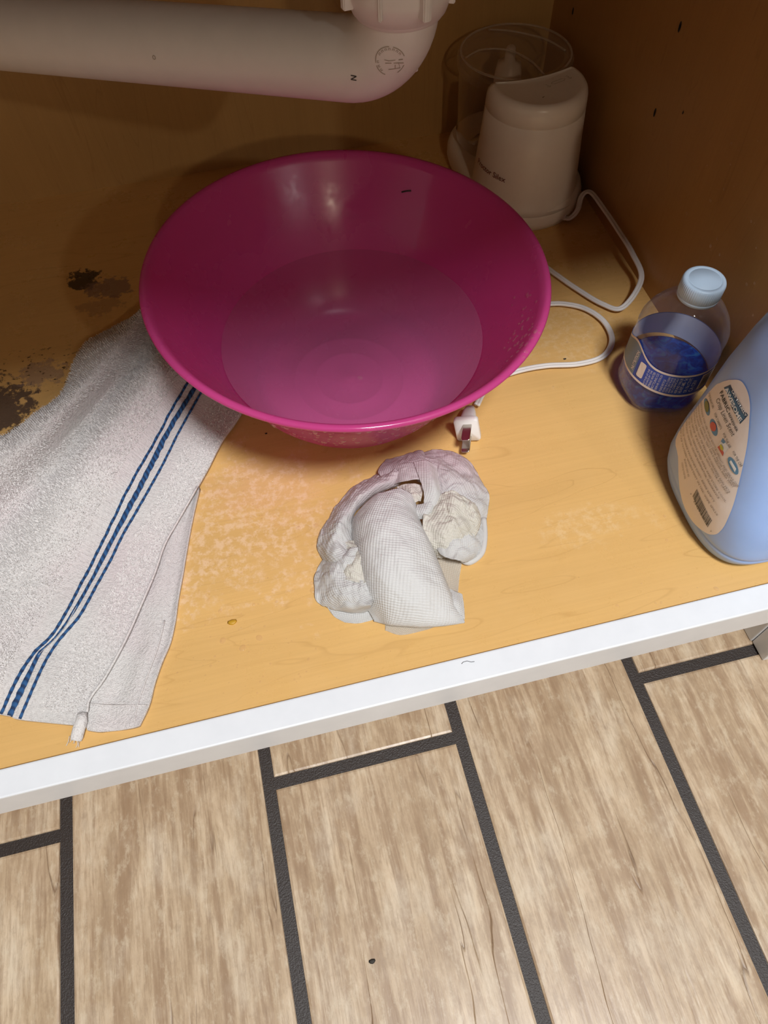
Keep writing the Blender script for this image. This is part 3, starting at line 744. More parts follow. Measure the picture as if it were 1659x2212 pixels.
mk('label_blank_panel', V, [tuple(range(len(V)))], M_lwhite, lb, smooth=False)
def small(s, a, z, size, m_=M_ltxt, b=.01, mw=None): lettering('label_text', s, size, cyl_fn(a, z), m_, lb, b, maxw=mw)
small('NUTRITION', -170, .036, .0042, M_lwhite, .02, .019)
rows = [(-147, 'BOTTLED AT THE', .0020), (-143.5, 'SOURCE BY THE', .0020), (-139, 'SPRING WATER', .0026), (-134.5, 'BOTTLING CO', .0026), (-130, 'SERVE COLD', .0022),
        (-124, 'PLEASE RECYCLE', .0024), (-120, 'STORE IN A CLEAN', .0022), (-116.5, 'COOL DRY PLACE', .0022), (-113, 'AWAY FROM ODOR', .0022), (-109.5, 'OR CHEMICALS', .0022), (-104.5, 'REFUND VALUE', .0030), (-98.5, 'HI-NY-ME- 5\u00a2', .0042), (-91.5, 'OR 10\u00a2 CT/VT', .0042), (-83.5, 'CA CRV', .0050)]
for a, s, sz in rows: small(s, a, .0315, sz, mw=.0165 if 'CRV' not in s and 'PLEASE' not in s else .0130)
V = []; Fc = []
for (x, y) in ((-.009, -.0065), (.009, -.0065), (.009, .0065), (-.009, .0065)): pass
nb_ = 20
for k in range(nb_+1):
    a = -77+24*k/nb_; V += [lab_pt(a, .0315, .0353), lab_pt(a, .0478, .0353)]
mk('barcode_panel', V, [(2*k, 2*k+2, 2*k+3, 2*k+1) for k in range(nb_)], M_lwhite, lb)
V = []; Fc = []; z = .0325
while z < .0470:
    t_ = random.choice((.0002, .0003, .0005)); b0 = len(V)
    for k in range(11): a = -74.5+16*k/10; V += [lab_pt(a, z, .0354), lab_pt(a, z+t_, .0354)]
    Fc += [(b0+2*k, b0+2*k+2, b0+2*k+3, b0+2*k+1) for k in range(10)]; z += t_+random.choice((.0003, .0004, .0006))
mk('barcode_bars', V, Fc, M_dark, lb, smooth=False)

# ------------------------------------------------------------ blue jug
jug = thing('detergent_jug', 'pale blue translucent jug with oval paper label, standing at the right edge', 'jug', (.314, .226, 0))
M_jug = plain('blue_hdpe', (.34, .50, .86), .35, sss=.35, bump=(45, .06, .002))
def jp(z):      # half depth (along s), half thickness, centre s, centre n
    zs = [0, .003, .010, .02, .035, .05, .065, .08, .10, .12, .15, .18, .205, .22, .24]
    A = [.050, .0545, .0580, .0600, .0598, .0575, .053, .0490, .0445, .0405, .0335, .0265, .019, .0165, .0165]
    Bt = [.0330, .0362, .0380, .0392, .0392, .0390, .0385, .0378, .0368, .0350, .0310, .025, .018, .0165, .0165]
    S = [0, 0, 0, 0, 0, -.001, -.003, -.005, -.0075, -.0095, -.012, -.013, -.013, -.013, -.013]
    return [float(np.interp(z, zs, q_)) for q_ in (A, Bt, S)]
ja = math.radians(2.5); JE = Vector((-math.sin(ja), -math.cos(ja), 0)); JN = Vector((-math.cos(ja), math.sin(ja), 0)); JO = Vector((.3140, .2265, 0))
def jug_pt(z, a, sc=1.0):
    A, Bt, S = jp(z); e = 2/2.9; c_, s_ = math.cos(a), math.sin(a)
    x = A*sc*math.copysign(abs(c_)**e, c_)+S; y = Bt*sc*math.copysign(abs(s_)**e, s_)
    # moulded step near the foot
    return JO+JE*x+JN*y+Vector((0, 0, z+.0003))
zz = sorted(set([0, .001, .003, .006, .010, .0140, .0150, .0160, .0175, .02, .025]+[round(.03+.006*k, 4) for k in range(36)]))
V = []; n_ = 120
for z in zz:
    sc = 1.0-(.012 if .0148 <= z <= .0162 else 0)
    V += [jug_pt(z, 2*math.pi*j/n_, sc) for j in range(n_)]
Fc = grid_faces(len(zz), n_, True)+[tuple(range(n_))[::-1], tuple((len(zz)-1)*n_+j for j in range(n_))]
jb = fixn(mk('jug_body', V, Fc, M_jug, jug))
lathe('jug_cap', [(.0001, .262), (.018, .262), (.0195, .260), (.0195, .240), (.0175, .2395), (.0001, .2395)], M_white, jug, 48, Matrix.Translation(JO+JE*(-.013)))
# paper label: outline laid on the jug face
bpy.context.view_layer.update()
def jug_map(s_, z, off=.0005):
    """s along the reading direction, z height -> the jug's left face"""
    A, Bt, S = jp(z); t = max(-.999, min(.999, (s_-S)/A)); y = Bt*(1-abs(t)**2.9)**(1/2.9)
    return JO+JE*s_+JN*(y+off)+Vector((0, 0, z+.0003))
lab_px = [(1576, 821), (1599, 822), (1612, 837), (1620, 862), (1621, 896), (1615, 963), (1599, 1038), (1585, 1092), (1569, 1131), (1554, 1151), (1540, 1155), (1524, 1150), (1497, 1126), (1477, 1088), (1468, 1042), (1466, 986), (1466, 936), (1477, 907), (1502, 873), (1536, 844), (1558, 827)]
def to_sz(u, v):
    h = raycast_on([jb], u, v, 0)
    if h is None: return None
    q_ = h[0]-JO; return (q_.dot(JE), q_.z)
sz = [to_sz(u, v) for u, v in lab_px]; sz = [a for a in sz if a]
print('LABEL', [(round(a*1000), round(b*1000)) for a, b in sz])
sz = [tuple(a) for a in catmull(sz+[sz[0]], 4)][:-1]
cs = sum(a for a, _ in sz)/len(sz); cz = sum(b for _, b in sz)/len(sz)
V = [jug_map(cs, cz, .0006)]; K = 10; m = len(sz)
for k in range(1, K+1):
    V += [jug_map(cs+(a-cs)*k/K, cz+(b-cz)*k/K, .0006) for a, b in sz]
Fc = [(0, 1+j, 1+(j+1) % m) for j in range(m)]+grid_faces(K, m, True, 1)
M_label = plain('label_paper', (.84, .77, .73), .35, bump=(25, .25, .003))
jl = fixn(mk('paper_label', V, Fc, M_label, jug))
def jtxt(s, px0, px1, size, m_, bold=.0, sx=1.0, shear=0, sag=0, name='label_text'):
    a = to_sz(*px0); b = to_sz(*px1)
    if not a or not b: print('MISS', s); return
    d_ = Vector((b[0]-a[0], b[1]-a[1])); L_ = d_.length; d_.normalize(); n_ = Vector((-d_.y, d_.x))
    def fn(x, y):
        q_ = Vector(a)+d_*x+n_*(y-sag*4*(x/L_)*(1-x/L_)); return jug_map(q_.x, q_.y, .0010)
    return lettering(name, s, size, fn, m_, jl, bold, shear, maxw=L_)
M_ink = plain('black_ink', (.03, .03, .035), .5); M_navy = plain('navy_ink', (.02, .06, .12), .5); M_icon = plain('sky_print', (.10, .28, .48), .5)
M_pale = plain('pale_print', (.82, .88, .92), .5); M_red = plain('red_print', (.62, .11, .09), .5); M_green = plain('olive_print', (.20, .22, .06), .5); M_yel = plain('yellow_print', (.60, .55, .05), .5)
def jpoly(name, px, m_, off=.0008):
    q_ = [to_sz(*a) for a in px]
    if any(a is None for a in q_): print('MISSP', name); return
    cs_ = sum(a for a, _ in q_)/len(q_); cz_ = sum(b for _, b in q_)/len(q_)
    V = [jug_map(cs_, cz_, off)]; m__ = len(q_)
    for k in (1, 2, 3): V += [jug_map(cs_+(a-cs_)*k/3, cz_+(b-cz_)*k/3, off) for a, b in q_]
    return fixn(mk(name, V, [(0, 1+j, 1+(j+1) % m__) for j in range(m__)]+grid_faces(3, m__, True, 1), m_, jl))
def Z3(x, y): return (1440+x/7.575, 820+y/7.575)     # readings taken on an enlarged view
M_logo = plain('logo_blue', (.05, .16, .28), .5)
jpoly('logo_box', [Z3(*a) for a in ((950, 130), (1055, 85), (1190, 350), (1345, 585), (1300, 640), (1215, 730), (1080, 470))], M_navy, .0007)
jpoly('logo_box_inner', [Z3(*a) for a in ((972, 140), (1030, 115), (1090, 250), (1180, 400), (1300, 620), (1222, 700), (1095, 455))], M_logo, .0008)
jtxt("LA'S TOTALLY", Z3(1082, 190), Z3(1315, 610), .0022, M_pale, .03)
jtxt('AWESOME', Z3(978, 160), Z3(1216, 708), .0046, M_pale, .03)
jtxt('FABRIC', Z3(885, 215), Z3(1010, 540), .0046, M_ink, .02)
jtxt('REFRESHER', Z3(1020, 560), Z3(1160, 860), .0027, M_ink, .02)
jtxt('Crisp Linen Scent', Z3(822, 330), Z3(1085, 930), .0058, M_ink, 0, shear=.3)
def ell(px, rx, ry, ang, n=20):
    c_, s_ = math.cos(math.radians(ang)), math.sin(math.radians(ang))
    return [(px[0]+rx*math.cos(a)*c_-ry*math.sin(a)*s_, px[1]+rx*math.cos(a)*s_+ry*math.sin(a)*c_) for a in np.linspace(0, 2*math.pi, n, endpoint=False)]
jpoly('icon_furniture', ell(Z3(672, 450), 19, 5.2, 80), M_icon); jpoly('icon_furniture_sofa', ell(Z3(675, 440), 12.5, 4.6, 84), M_green, .0010)
jpoly('icon_carpet', ell(Z3(785, 785), 19, 7, 76), M_icon); jpoly('icon_carpet_rug', ell(Z3(780, 770), 10.5, 6.6, 78), M_red, .0010)
jpoly('icon_air', [Z3(*a) for a in ((935, 960), (1030, 1110), (935, 1255), (850, 1105))], M_pale); jpoly('icon_air_table', [Z3(*a) for a in ((850, 1105), (895, 1065), (955, 1200), (935, 1255))], M_red, .0009)
jpoly('icon_air_lemon', ell(Z3(918, 1110), 7, 3, 70), M_yel, .0011); jpoly('icon_air_sky', [Z3(*a) for a in ((935, 960), (980, 1030), (945, 1050), (905, 1010))], M_icon, .0009)
Z4 = lambda x, y: (1440+x/7.575, 980+y/7.575)
jpoly('icon_car', ell(Z4(1102, 200), 21, 8, 64), M_icon); jpoly('icon_car_body', [Z4(*a) for a in ((1045, 135), (1075, 105), (1160, 250), (1135, 305))], M_pale, .0010)
for s, a, b in (('FOR FURNITURE', Z3(700, 240), Z3(770, 480)), ('FOR CARPETS', Z3(795, 565), Z3(895, 820)), ('FOR THE AIR', Z3(935, 895), Z3(1045, 1130)), ('FOR THE CAR', Z3(1090, 1185), Z4(1230, 220))):
    jtxt(s, a, b, .0030, M_ink)
M_fine = plain('fine_print', (.30, .25, .22), .5)
fl = [('DIRECTIONS FOR USE: HOLD BOTTLE UPRIGHT AND SPRAY THE', Z3(575, 350), Z4(1185, 550)), ('SURFACE EVENLY UNTIL SLIGHTLY DAMP, ALLOW TO DRY WELL', Z3(535, 385), Z4(1145, 545)),
      ('SAFE FOR MOST FABRICS, TEST ON A HIDDEN AREA FIRST', Z3(500, 420), Z4(1110, 560)), ('CAUTION: KEEP OUT OF REACH OF CHILDREN AND PETS', Z3(465, 480), Z4(1040, 645)),
      ('DO NOT DRINK. IF IN EYES RINSE WITH WATER AT ONCE', Z3(425, 515), Z4(1010, 660)), ('USE IN A WELL VENTILATED AREA AND STORE COOL', Z3(385, 575), Z4(980, 800)),
      ('CONTAINS WATER, ODOR ELIMINATOR, FRAGRANCE', Z3(345, 620), Z4(865, 745)), ('RECYCLE WHERE FACILITIES EXIST. RINSE EMPTY', Z3(290, 690), Z4(790, 800)), ('KEEP CAP CLOSED WHEN NOT IN USE, WIPE SPILLS', Z3(250, 760), Z4(840, 1015))]
for s, a, b in fl: jtxt(s, a, b, .0021, M_fine, .01)
for s, a, b in (('MADE IN THE USA', Z4(255, 150), Z4(310, 420)), ('BLEND NO 22', Z4(300, 90), Z4(365, 380))): jtxt(s, a, b, .0026, M_fine)
jtxt('7', Z4(400, 655), Z4(412, 680), .0022, M_ink)
jtxt('22429 53012', Z4(455, 775), Z4(680, 1170), .0036, M_ink)
jtxt('7', Z4(725, 1265), Z4(740, 1285), .0022, M_ink)
# bars
qa, qb, qc = to_sz(*Z4(440, 700)), to_sz(*Z4(690, 1215)), to_sz(*Z4(510, 580))
V = []; Fc = []; t = 0
A_, B_, C_ = Vector(qa), Vector(qb), Vector(qc)
while t < .97:
    w_ = random.choice((.008, .012, .02)); b0 = len(V)
    for tt in (t, min(1, t+w_)):
        for k in (0, .5, 1): q_ = A_+(B_-A_)*tt+(C_-A_)*k; V.append(jug_map(q_.x, q_.y, .0009))
    Fc += [(b0, b0+3, b0+4, b0+1), (b0+1, b0+4, b0+5, b0+2)]; t += w_+random.choice((.008, .012, .02))
mk('barcode', V, Fc, M_ink, jl, smooth=False)

# ------------------------------------------------------------ towel
def towel_mat(flat=False):
    m, nt, out = mat('terry_cloth' if not flat else 'towel_hem'); q = NT(nt)
    uv = q.n('ShaderNodeUVMap').outputs[0]; tc = q.n('ShaderNodeTexCoord').outputs['Object']
    rib = q.noise(q.map(uv, (60, 700, 1)), 1, 3, .6) if not flat else q.noise(q.map(uv, (900, 900, 1)), 1, 2, .6)
    loops = q.noise(tc, 420, 4, .7)
    h = q.math('ADD', q.math('MULTIPLY', rib, .5), q.math('MULTIPLY', loops, .8))
    p = q.n('ShaderNodeBsdfPrincipled'); p.inputs['Roughness'].default_value = .95; p.inputs['Specular IOR Level'].default_value = .15
    p.inputs['Sheen Weight'].default_value = .3
    pink = q.ramp(q.noise(tc, 11, 3, .6), [(.42, 0), (.7, 1)])
    c = q.mix(q.math('MULTIPLY', pink, .5), (.80, .775, .755), (.78, .62, .65))
    c = q.mix(q.math('MULTIPLY', q.ramp(loops, [(.34, 1), (.5, 0)]), .35), c, (.50, .45, .43))
    q.l(c, p.inputs['Base Color']); q.l(q.bump(h, 1.0, .0022), p.inputs['Normal']); q.l(p.outputs[0], out.inputs[0]); return m
M_terry = towel_mat(); M_hem = towel_mat(True)
tw = thing('terry_towel', 'white terry towel with three blue stripes crumpled beside and under the pink bowl', 'towel', (-.15, .32, 0))
Zr = lambda x, y: (x/2.2125, 650+y/2.2125)
cen = [(22.6, 1547), (50, 1486), (81, 1418), (104, 1387), (136, 1355), (163, 1314), (194, 1260), (217, 1215), (240, 1170), (258, 1136), (280, 1097), (312, 1034), (343, 966), (380, 903), (420, 844), (455, 790), (490, 740)]
lef = [(2, 1543), (22, 1498), (45, 1454), (78, 1408), (113, 1373), (143, 1325), (172, 1269), (194, 1228), (217, 1183), (238, 1140), (258, 1098), (271, 1070), (302, 1012), (334, 957), (368, 893), (402, 835), (440, 775), (475, 720)]
rig = [(43, 1554), (68, 1495), (95, 1436), (122, 1391), (150, 1357), (174, 1328), (199, 1283), (218, 1248), (235, 1219), (252, 1183), (267, 1152), (289, 1116), (325, 1052), (355, 998), (384, 939), (429, 858), (465, 800), (500, 755)]
hem = [(162, 1566), (188, 1536), (194, 1509), (226, 1464), (271, 1382), (303, 1310), (334, 1238), (355, 1177), (384, 1125), (427, 1050), (455, 1000), (480, 950), (512, 905), (545, 850), (575, 790)]
f1 = [(-60, 1530), (-60, 1440), (-20, 1350), (40, 1250), (95, 1165), (140, 1080), (190, 1000), (240, 925), (300, 850), (355, 775), (400, 710), (430, 670)]
f2 = [(-170, 1500), (-190, 1400), (-140, 1290), (-60, 1190), (22, 1110), (90, 1040), (145, 975), (198, 905), (243, 850), (292, 790), (340, 725), (378, 660)]
f3 = [(-280, 1450), (-300, 1350), (-240, 1240), (-150, 1130), (-60, 1040), (10, 985), (80, 935), (140, 880), (185, 825), (225, 775), (275, 720), (330, 650)]
out_ = [(-380, 1400), (-400, 1300), (-330, 1190), (-230, 1080), (-120, 990), (0, 942), (60, 905), (105, 870), (140, 845), (152, 800), (166, 768), (190, 735), (240, 710), (303, 683), (340, 655)]
def resamp(px, n):
    P = np.array([tuple(a) for a in catmull([np.array(p_, float) for p_ in px], 6)]); s = np.r_[0, np.cumsum(np.hypot(*np.diff(P, axis=0).T))]; t = np.linspace(0, s[-1], n)
    return np.c_[np.interp(t, s, P[:, 0]), np.interp(t, s, P[:, 1])]
NR = 26
cols = [resamp(c_, NR) for c_ in (out_, f3, f2, f1, lef, cen, rig, hem)]
base_h = [.004, .026, .007, .021, .012, .010, .0095, .0065]
def th_(i, s):
    h = base_h[i]
    if i == 1: h += .012*math.sin(min(1, s*1.1)*math.pi)
    if i == 2: h += -.004*math.exp(-((s-.8)/.25)**2)+.006*math.sin(s*9)*(s < .6)
    if i == 3: h += .008*math.exp(-((s-.66)/.25)**2)+.006*math.sin(s*13+1)*(1-s)
    if i in (4, 5, 6): h += .006*math.exp(-((s-.30)/.10)**2)-.002*math.exp(-((s-.18)/.05)**2)+.0025*math.sin(s*14)
    if s > .86 and i >= 4: h = h*(1-(s-.86)/.14*.35)
    if s < .06: h = .0055+(h-.0055)*s/.06
    return max(h, .0035)
G_ = [[tuple(on(cols[i][k][0], cols[i][k][1], th_(i, k/(NR-1)))) for i in range(8)] for k in range(NR)]
# roll the outer edge under
for row in G_:
    a = Vector(row[0]); b = Vector(row[1]); o_ = (a-b); o_.z = 0; o_.normalize()
S = surf(G_, 5, 9)
nr_, nc_ = S.shape[:2]
for i in range(nr_):
    for j in range(nc_):
        p_ = S[i, j]; k = min(1, (nc_-1-j)/25, j/4+.3)
        amp = .0035*max(0, (36-j)/36)*k
        p_[2] += amp*noise.noise(Vector((p_[0]*28, p_[1]*28, .3)))*1.6 + .0011*k*noise.noise(Vector((p_[0]*90, p_[1]*90, 1.3)))
        p_[2] = max(p_[2], .0032)
# lengths for texture coordinates
UV = []
for i in range(nr_):
    for j in range(nc_): UV.append((j/nc_*.30, i/nr_*.62))
V = [Vector(S[i, j]) for i in range(nr_) for j in range(nc_)]
# closed cloth: top sheet + underside + skirts
under = [Vector((p_.x, p_.y, max(p_.z-.0030, .0004))) for p_ in V]
nV = len(V); Fc = grid_faces(nr_, nc_)+[tuple(nV+x for x in f_[::-1]) for f_ in grid_faces(nr_, nc_)]
bd = [j for j in range(nc_)]+[i*nc_+nc_-1 for i in range(1, nr_)]+[(nr_-1)*nc_+j for j in range(nc_-2, -1, -1)]+[i*nc_ for i in range(nr_-2, 0, -1)]
for a, b in zip(bd, bd[1:]+bd[:1]): Fc.append((a, nV+a, nV+b, b))
tcl = fixn(mk('cloth', V+under, Fc, M_terry, tw, uv=UV+UV))
# stripes: raised woven bands following the cloth columns (4, 5, 6)
def stripe_mat():
    m, nt, out = mat('blue_yarn'); q = NT(nt)
    uv = q.n('ShaderNodeUVMap').outputs[0]
    wv = q.n('ShaderNodeTexWave'); q.l(q.map(uv, (0, 1, 1)), wv.inputs['Vector']); wv.bands_direction = 'Y'; wv.inputs['Scale'].default_value = 62; wv.inputs['Distortion'].default_value = 1.2
    p = q.n('ShaderNodeBsdfPrincipled'); p.inputs['Roughness'].default_value = .85
    q.l(q.ramp(wv.outputs[0], [(.1, (.012, .035, .10)), (.6, (.022, .095, .25))]), p.inputs['Base Color'])
    q.l(q.bump(wv.outputs[0], .8, .001), p.inputs['Normal']); q.l(p.outputs[0], out.inputs[0]); return m
M_stripe = stripe_mat()
def col_line(jf):      # interpolated cloth line at fractional column
    j0 = int(math.floor(jf)); t = jf-j0; return [Vector(S[i, j0]*(1-t)+S[i, min(j0+1, nc_-1)]*t) for i in range(nr_)]
def cloth_at(i, jf):
    jf = max(0, min(nc_-1.01, jf))
    j0 = int(math.floor(jf)); t = jf-j0; return Vector(S[i, j0]*(1-t)+S[i, min(j0+1, nc_-1)]*t)
for jc, hw in ((4*9, .0010), (5*9, .0022), (6*9, .0010)):
    V = []; UV2 = []; s_ = 0; n7 = 7; prev = None
    for i in range(nr_):
        c0 = cloth_at(i, jc); st_ = cloth_at(i, jc+3)-cloth_at(i, jc-3); dr_ = (cloth_at(min(i+1, nr_-1), jc)-cloth_at(max(i-1, 0), jc)).normalized(); sp_ = st_.cross(dr_).length/6
        if prev is not None: s_ += (c0-prev).length
        prev = c0; wv = min(6.0, hw*(1+.12*math.sin(i*1.9))/max(sp_, 1e-5))
        for k in range(n7):
            x = -1+2*k/(n7-1); V.append(cloth_at(i, jc+wv*x)+Vector((0, 0, .0006+.0010*(1-x*x)))); UV2.append((x, s_))
    mk('blue_stripe', V, grid_faces(nr_, n7), M_stripe, tw, uv=UV2)
# lower layer folded under the right-hand edge
outr = [(300, 1566), (321, 1522), (339, 1454), (371, 1373), (384, 1292), (395, 1233), (407, 1161), (420, 1097), (431, 1052)]
inn = [(188, 1577), (178, 1530), (205, 1464), (250, 1382), (285, 1300), (315, 1238), (340, 1177), (370, 1125), (412, 1062)]
c1, c2 = resamp(outr, 12), resamp(inn, 12)
G2 = []
for k in range(12):
    rr = []
    for t in (0, .2, .45, .7, .9, 1):
        u, v = c2[k]*(1-t)+c1[k]*t
        if k == 0: v += 7*math.sin(t*math.pi)
        rr.append(tuple(on(u, v, .0034+.0016*math.sin(t*9+k*.5)*(1 if 0 < t < 1 else 0)+(.0010 if t == 1 else 0))))
    G2.append(rr)
S2 = surf(G2, 5, 5); a_, b_ = S2.shape[:2]
V = [Vector(S2[i, j]) for i in range(a_) for j in range(b_)]; V = [p_+Vector((0, 0, .0006*noise.noise(p_*120))) for p_ in V]
under = [Vector((p_.x, p_.y, .0004)) for p_ in V]; nV = len(V)
Fc = grid_faces(a_, b_)+[tuple(nV+x for x in f_[::-1]) for f_ in grid_faces(a_, b_)]
bd = [j for j in range(b_)]+[i*b_+b_-1 for i in range(1, a_)]+[(a_-1)*b_+j for j in range(b_-2, -1, -1)]+[i*b_ for i in range(a_-2, 0, -1)]
for a, b in zip(bd, bd[1:]+bd[:1]): Fc.append((a, nV+a, nV+b, b))
UV3 = [(j/b_*.05, i/a_*.25) for i in range(a_) for j in range(b_)]
fixn(mk('under_fold', V+under, Fc, M_hem, tw, uv=UV3+UV3))
# stitched hem lines on the fold and rolled, frayed corner tab
M_seam = plain('seam_shadow', (.52, .48, .46), .9)
def seam(px, z, r_=.00035): tube('seam', [on(u, v, z) for u, v in [tuple(a) for a in catmull([np.array(p_, float) for p_ in px], 4)]], r_, M_hem, tw, 6)
seam([(192, 1520), (240, 1524), (285, 1524), (316, 1523)], .0058, .0005)
seam([(355, 1340), (340, 1400), (318, 1460), (297, 1522), (290, 1560)], .0058, .0005)
seam([(188, 1538), (194, 1509), (226, 1464), (271, 1382), (303, 1310), (334, 1238), (355, 1177), (384, 1125), (427, 1050)], .0085, .0009)
tube('frayed_tab', [on(178, 1540, .009), on(176, 1558, .008), on(170, 1575, .006), on(166, 1592, .0045), on(164, 1600, .0040)], [.0030, .0038, .0040, .0040, .0034], M_hem, tw, 14)
for (u0, v0, u1, v1) in ((150, 1590, 143, 1611), (167, 1600, 164, 1615), (160, 1600, 158, 1606), (172, 1600, 170, 1614), (175, 1536, 200, 1552), (155, 1598, 150, 1604)):
    a = on(u0, v0, .0035); b = on(u1, v1, .001); mdl = (a+b)/2+Vector((random.uniform(-.001, .001), random.uniform(-.001, .001), .0005))
    tube('loose_thread', [Vector(p_) for p_ in catmull([tuple(a), tuple(mdl), tuple(b)], 4)], .00022, M_hem, tw, 5)
# terry pile: short loops standing on the cloth
rng = np.random.default_rng(3); V = []; Fc = []
nrm_ = np.cross(np.gradient(S, axis=0), np.gradient(S, axis=1)); nrm_ /= np.linalg.norm(nrm_, axis=2)[..., None]+1e-12; nrm_ *= np.sign(nrm_[..., 2:3]+1e-9)
stc = [36, 45, 54]
cnt = 0; ii = rng.uniform(0, nr_-1.001, 120000); jj = rng.uniform(0, nc_-1.001, 120000); rd = rng.normal(0, 1, (120000, 3)); ln = rng.uniform(.0010, .0022, 120000)
for q_ in range(120000):
    i, j = ii[q_], jj[q_]
    if 32.5 < j < 57.0 or i < 4: continue
    i = min(nr_-1.01, (round(i*2)+.30*rd[q_][0]*.5)/2)
    if j > 34 and j < 56 and rng.random() < .5: continue
    i0, j0 = int(i), int(j); fi, fj = i-i0, j-j0
    p_ = (S[i0, j0]*(1-fi)+S[i0+1, j0]*fi)*(1-fj)+(S[i0, j0+1]*(1-fi)+S[i0+1, j0+1]*fi)*fj
    if p_[0] < -.30: continue
    n0 = nrm_[i0, j0]; dvv = n0+rd[q_]*.38; dvv /= np.linalg.norm(dvv); sd = np.cross(dvv, rd[q_]); sd /= np.linalg.norm(sd)+1e-9
    L_ = ln[q_]*(.75 if j > 56 else 1); b0 = len(V)
    V += [p_-sd*.00026, p_+sd*.00026, p_+dvv*L_+sd*.00018, p_+dvv*L_-sd*.00018]; Fc.append((b0, b0+1, b0+2, b0+3))
V = [Vector(p_) for p_ in V]
M_pile = plain('terry_loops', (.80, .77, .755), .95, spec=.1)
pile = mk('terry_pile', V, Fc, M_pile, tw, smooth=False); pile['kind'] = 'stuff'

# ------------------------------------------------------------ crumpled wet paper towel
def paper_mat(name, alpha=0.0, cream=0.0):
    m, nt, out = mat(name); q = NT(nt)
    tc = q.n('ShaderNodeTexCoord').outputs['Object']; uv = q.n('ShaderNodeUVMap').outputs[0]
    rot = q.map(uv, (3000, 3000, 1), (0, 0, .55))
    sx = q.n('ShaderNodeSeparateXYZ', i_0=rot)
    dots = q.math('MULTIPLY', q.math('SINE', sx.outputs[0]), q.math('SINE', sx.outputs[1]))
    h = q.math('ADD', q.math('MULTIPLY', dots, .5), q.math('MULTIPLY', q.noise(tc, 160, 4, .6), .9))
    p = q.n('ShaderNodeBsdfPrincipled'); p.inputs['Roughness'].default_value = .6; p.inputs['Specular IOR Level'].default_value = .3
    sy = q.n('ShaderNodeSeparateXYZ', i_0=tc).outputs[1]
    pk = q.ramp(q.math('ADD', sy, q.math('MULTIPLY', q.noise(tc, 30, 3), .03)), [(.035, 0), (.085, 1)])
    base = (.80, .80, .79) if not cream else (.80, .77, .69)
    c = q.mix(q.math('MULTIPLY', pk, .75), base, (.72, .50, .56))
    q.l(c, p.inputs['Base Color']); q.l(q.bump(h, .7, .0006), p.inputs['Normal'])
    tr = q.n('ShaderNodeBsdfTranslucent'); q.l(c, tr.inputs[0])
    a = q.n('ShaderNodeMixShader'); a.inputs[0].default_value = .25; q.l(p.outputs[0], a.inputs[1]); q.l(tr.outputs[0], a.inputs[2]); res = a.outputs[0]
    if alpha:
        t = q.n('ShaderNodeBsdfTransparent'); mx = q.n('ShaderNodeMixShader'); q.l(q.ramp(dots, [(.4, alpha), (.9, alpha*.6)]), mx.inputs[0]); q.l(res, mx.inputs[1]); q.l(t.outputs[0], mx.inputs[2]); res = mx.outputs[0]
    q.l(res, out.inputs[0]); return m
M_paper = paper_mat('wet_paper'); M_paperc = paper_mat('wet_paper_cream', .08, 1); M_paperthin = paper_mat('wet_paper_thin', .5, 1); M_papersoft = paper_mat('wet_paper_soft', .16)
pt = thing('paper_towel', 'crumpled wet white paper towel with a pink tinge in front of the bowl', 'paper towel', (.065, .25, 0))
def sheet(name, rows, mat_, k=(16, 16), crumple=.0012, freq=70, seed=0, thick=.0005, zmin=.0004, foldamp=.0):
    G = [[tuple(on(u, v, z/1000)) for u, v, z in r_] for r_ in rows]
    S_ = surf(G, *k); a_, b_ = S_.shape[:2]; V = []; UV_ = []
    du = np.linalg.norm(S_[a_//2, 0]-S_[a_//2, -1]); dv_ = np.linalg.norm(S_[0, b_//2]-S_[-1, b_//2])
    for i in range(a_):
        for j in range(b_):
            p_ = Vector(S_[i, j]); e = min(i, a_-1-i, j, b_-1-j)
            q_ = p_*freq+Vector((seed*3.1, seed*1.7, 0))
            nz = noise.noise(q_)+.5*abs(noise.noise(q_*2.1))
            fold = 1-abs(noise.noise(Vector((q_.x*.9+q_.y*.5, q_.y*.3, seed))))*2
            for fq, am in ((2.3, .42), (4.7, .22)):
                w_ = q_*fq+Vector((noise.noise(q_*1.3), noise.noise(q_*1.3+Vector((5, 5, 5))), 0))*1.6
                fold += am*(1-2.6*abs(noise.noise(Vector((w_.x*.8+w_.y*.6, (w_.y*.8-w_.x*.6)*.45, seed+fq)))))
            p_ = p_+Vector((crumple*.5*noise.noise(q_+Vector((9, 0, 0))), crumple*.5*noise.noise(q_+Vector((0, 9, 0))), crumple*nz+foldamp*fold))
            p_.z = max(p_.z, zmin+thick); V.append(p_); UV_.append((j/(b_-1)*du, i/(a_-1)*dv_))
    o = mk(name, V, grid_faces(a_, b_), mat_, pt, uv=UV_)
    sm = o.modifiers.new('solid', 'SOLIDIFY'); sm.thickness = thick; sm.offset = -1
    return o
sheet('flat_ply', [[(940, 1195, .6), (970, 1200, .6), (1000, 1205, .6)], [(950, 1240, .6), (975, 1240, .6), (993, 1245, .6)], [(965, 1285, .6), (980, 1282, .6), (990, 1278, .6)]], M_paperthin, crumple=.0002, thick=.0002)
sheet('flat_ply', [[(830, 1325, .6), (880, 1330, .6), (950, 1330, .6)], [(832, 1345, .6), (880, 1352, .6), (945, 1350, .6)], [(832, 1362, .6), (868, 1372, .6), (925, 1360, .6)]], M_paperthin, crumple=.0002, thick=.0002, seed=2)
sheet('flat_ply', [[(700, 1300, .6), (760, 1300, 1), (800, 1300, 1)], [(720, 1330, .6), (765, 1330, 1), (805, 1325, 1)], [(745, 1345, .6), (775, 1347, .6), (812, 1338, .6)]], M_papersoft, crumple=.0003, thick=.0002, seed=4)
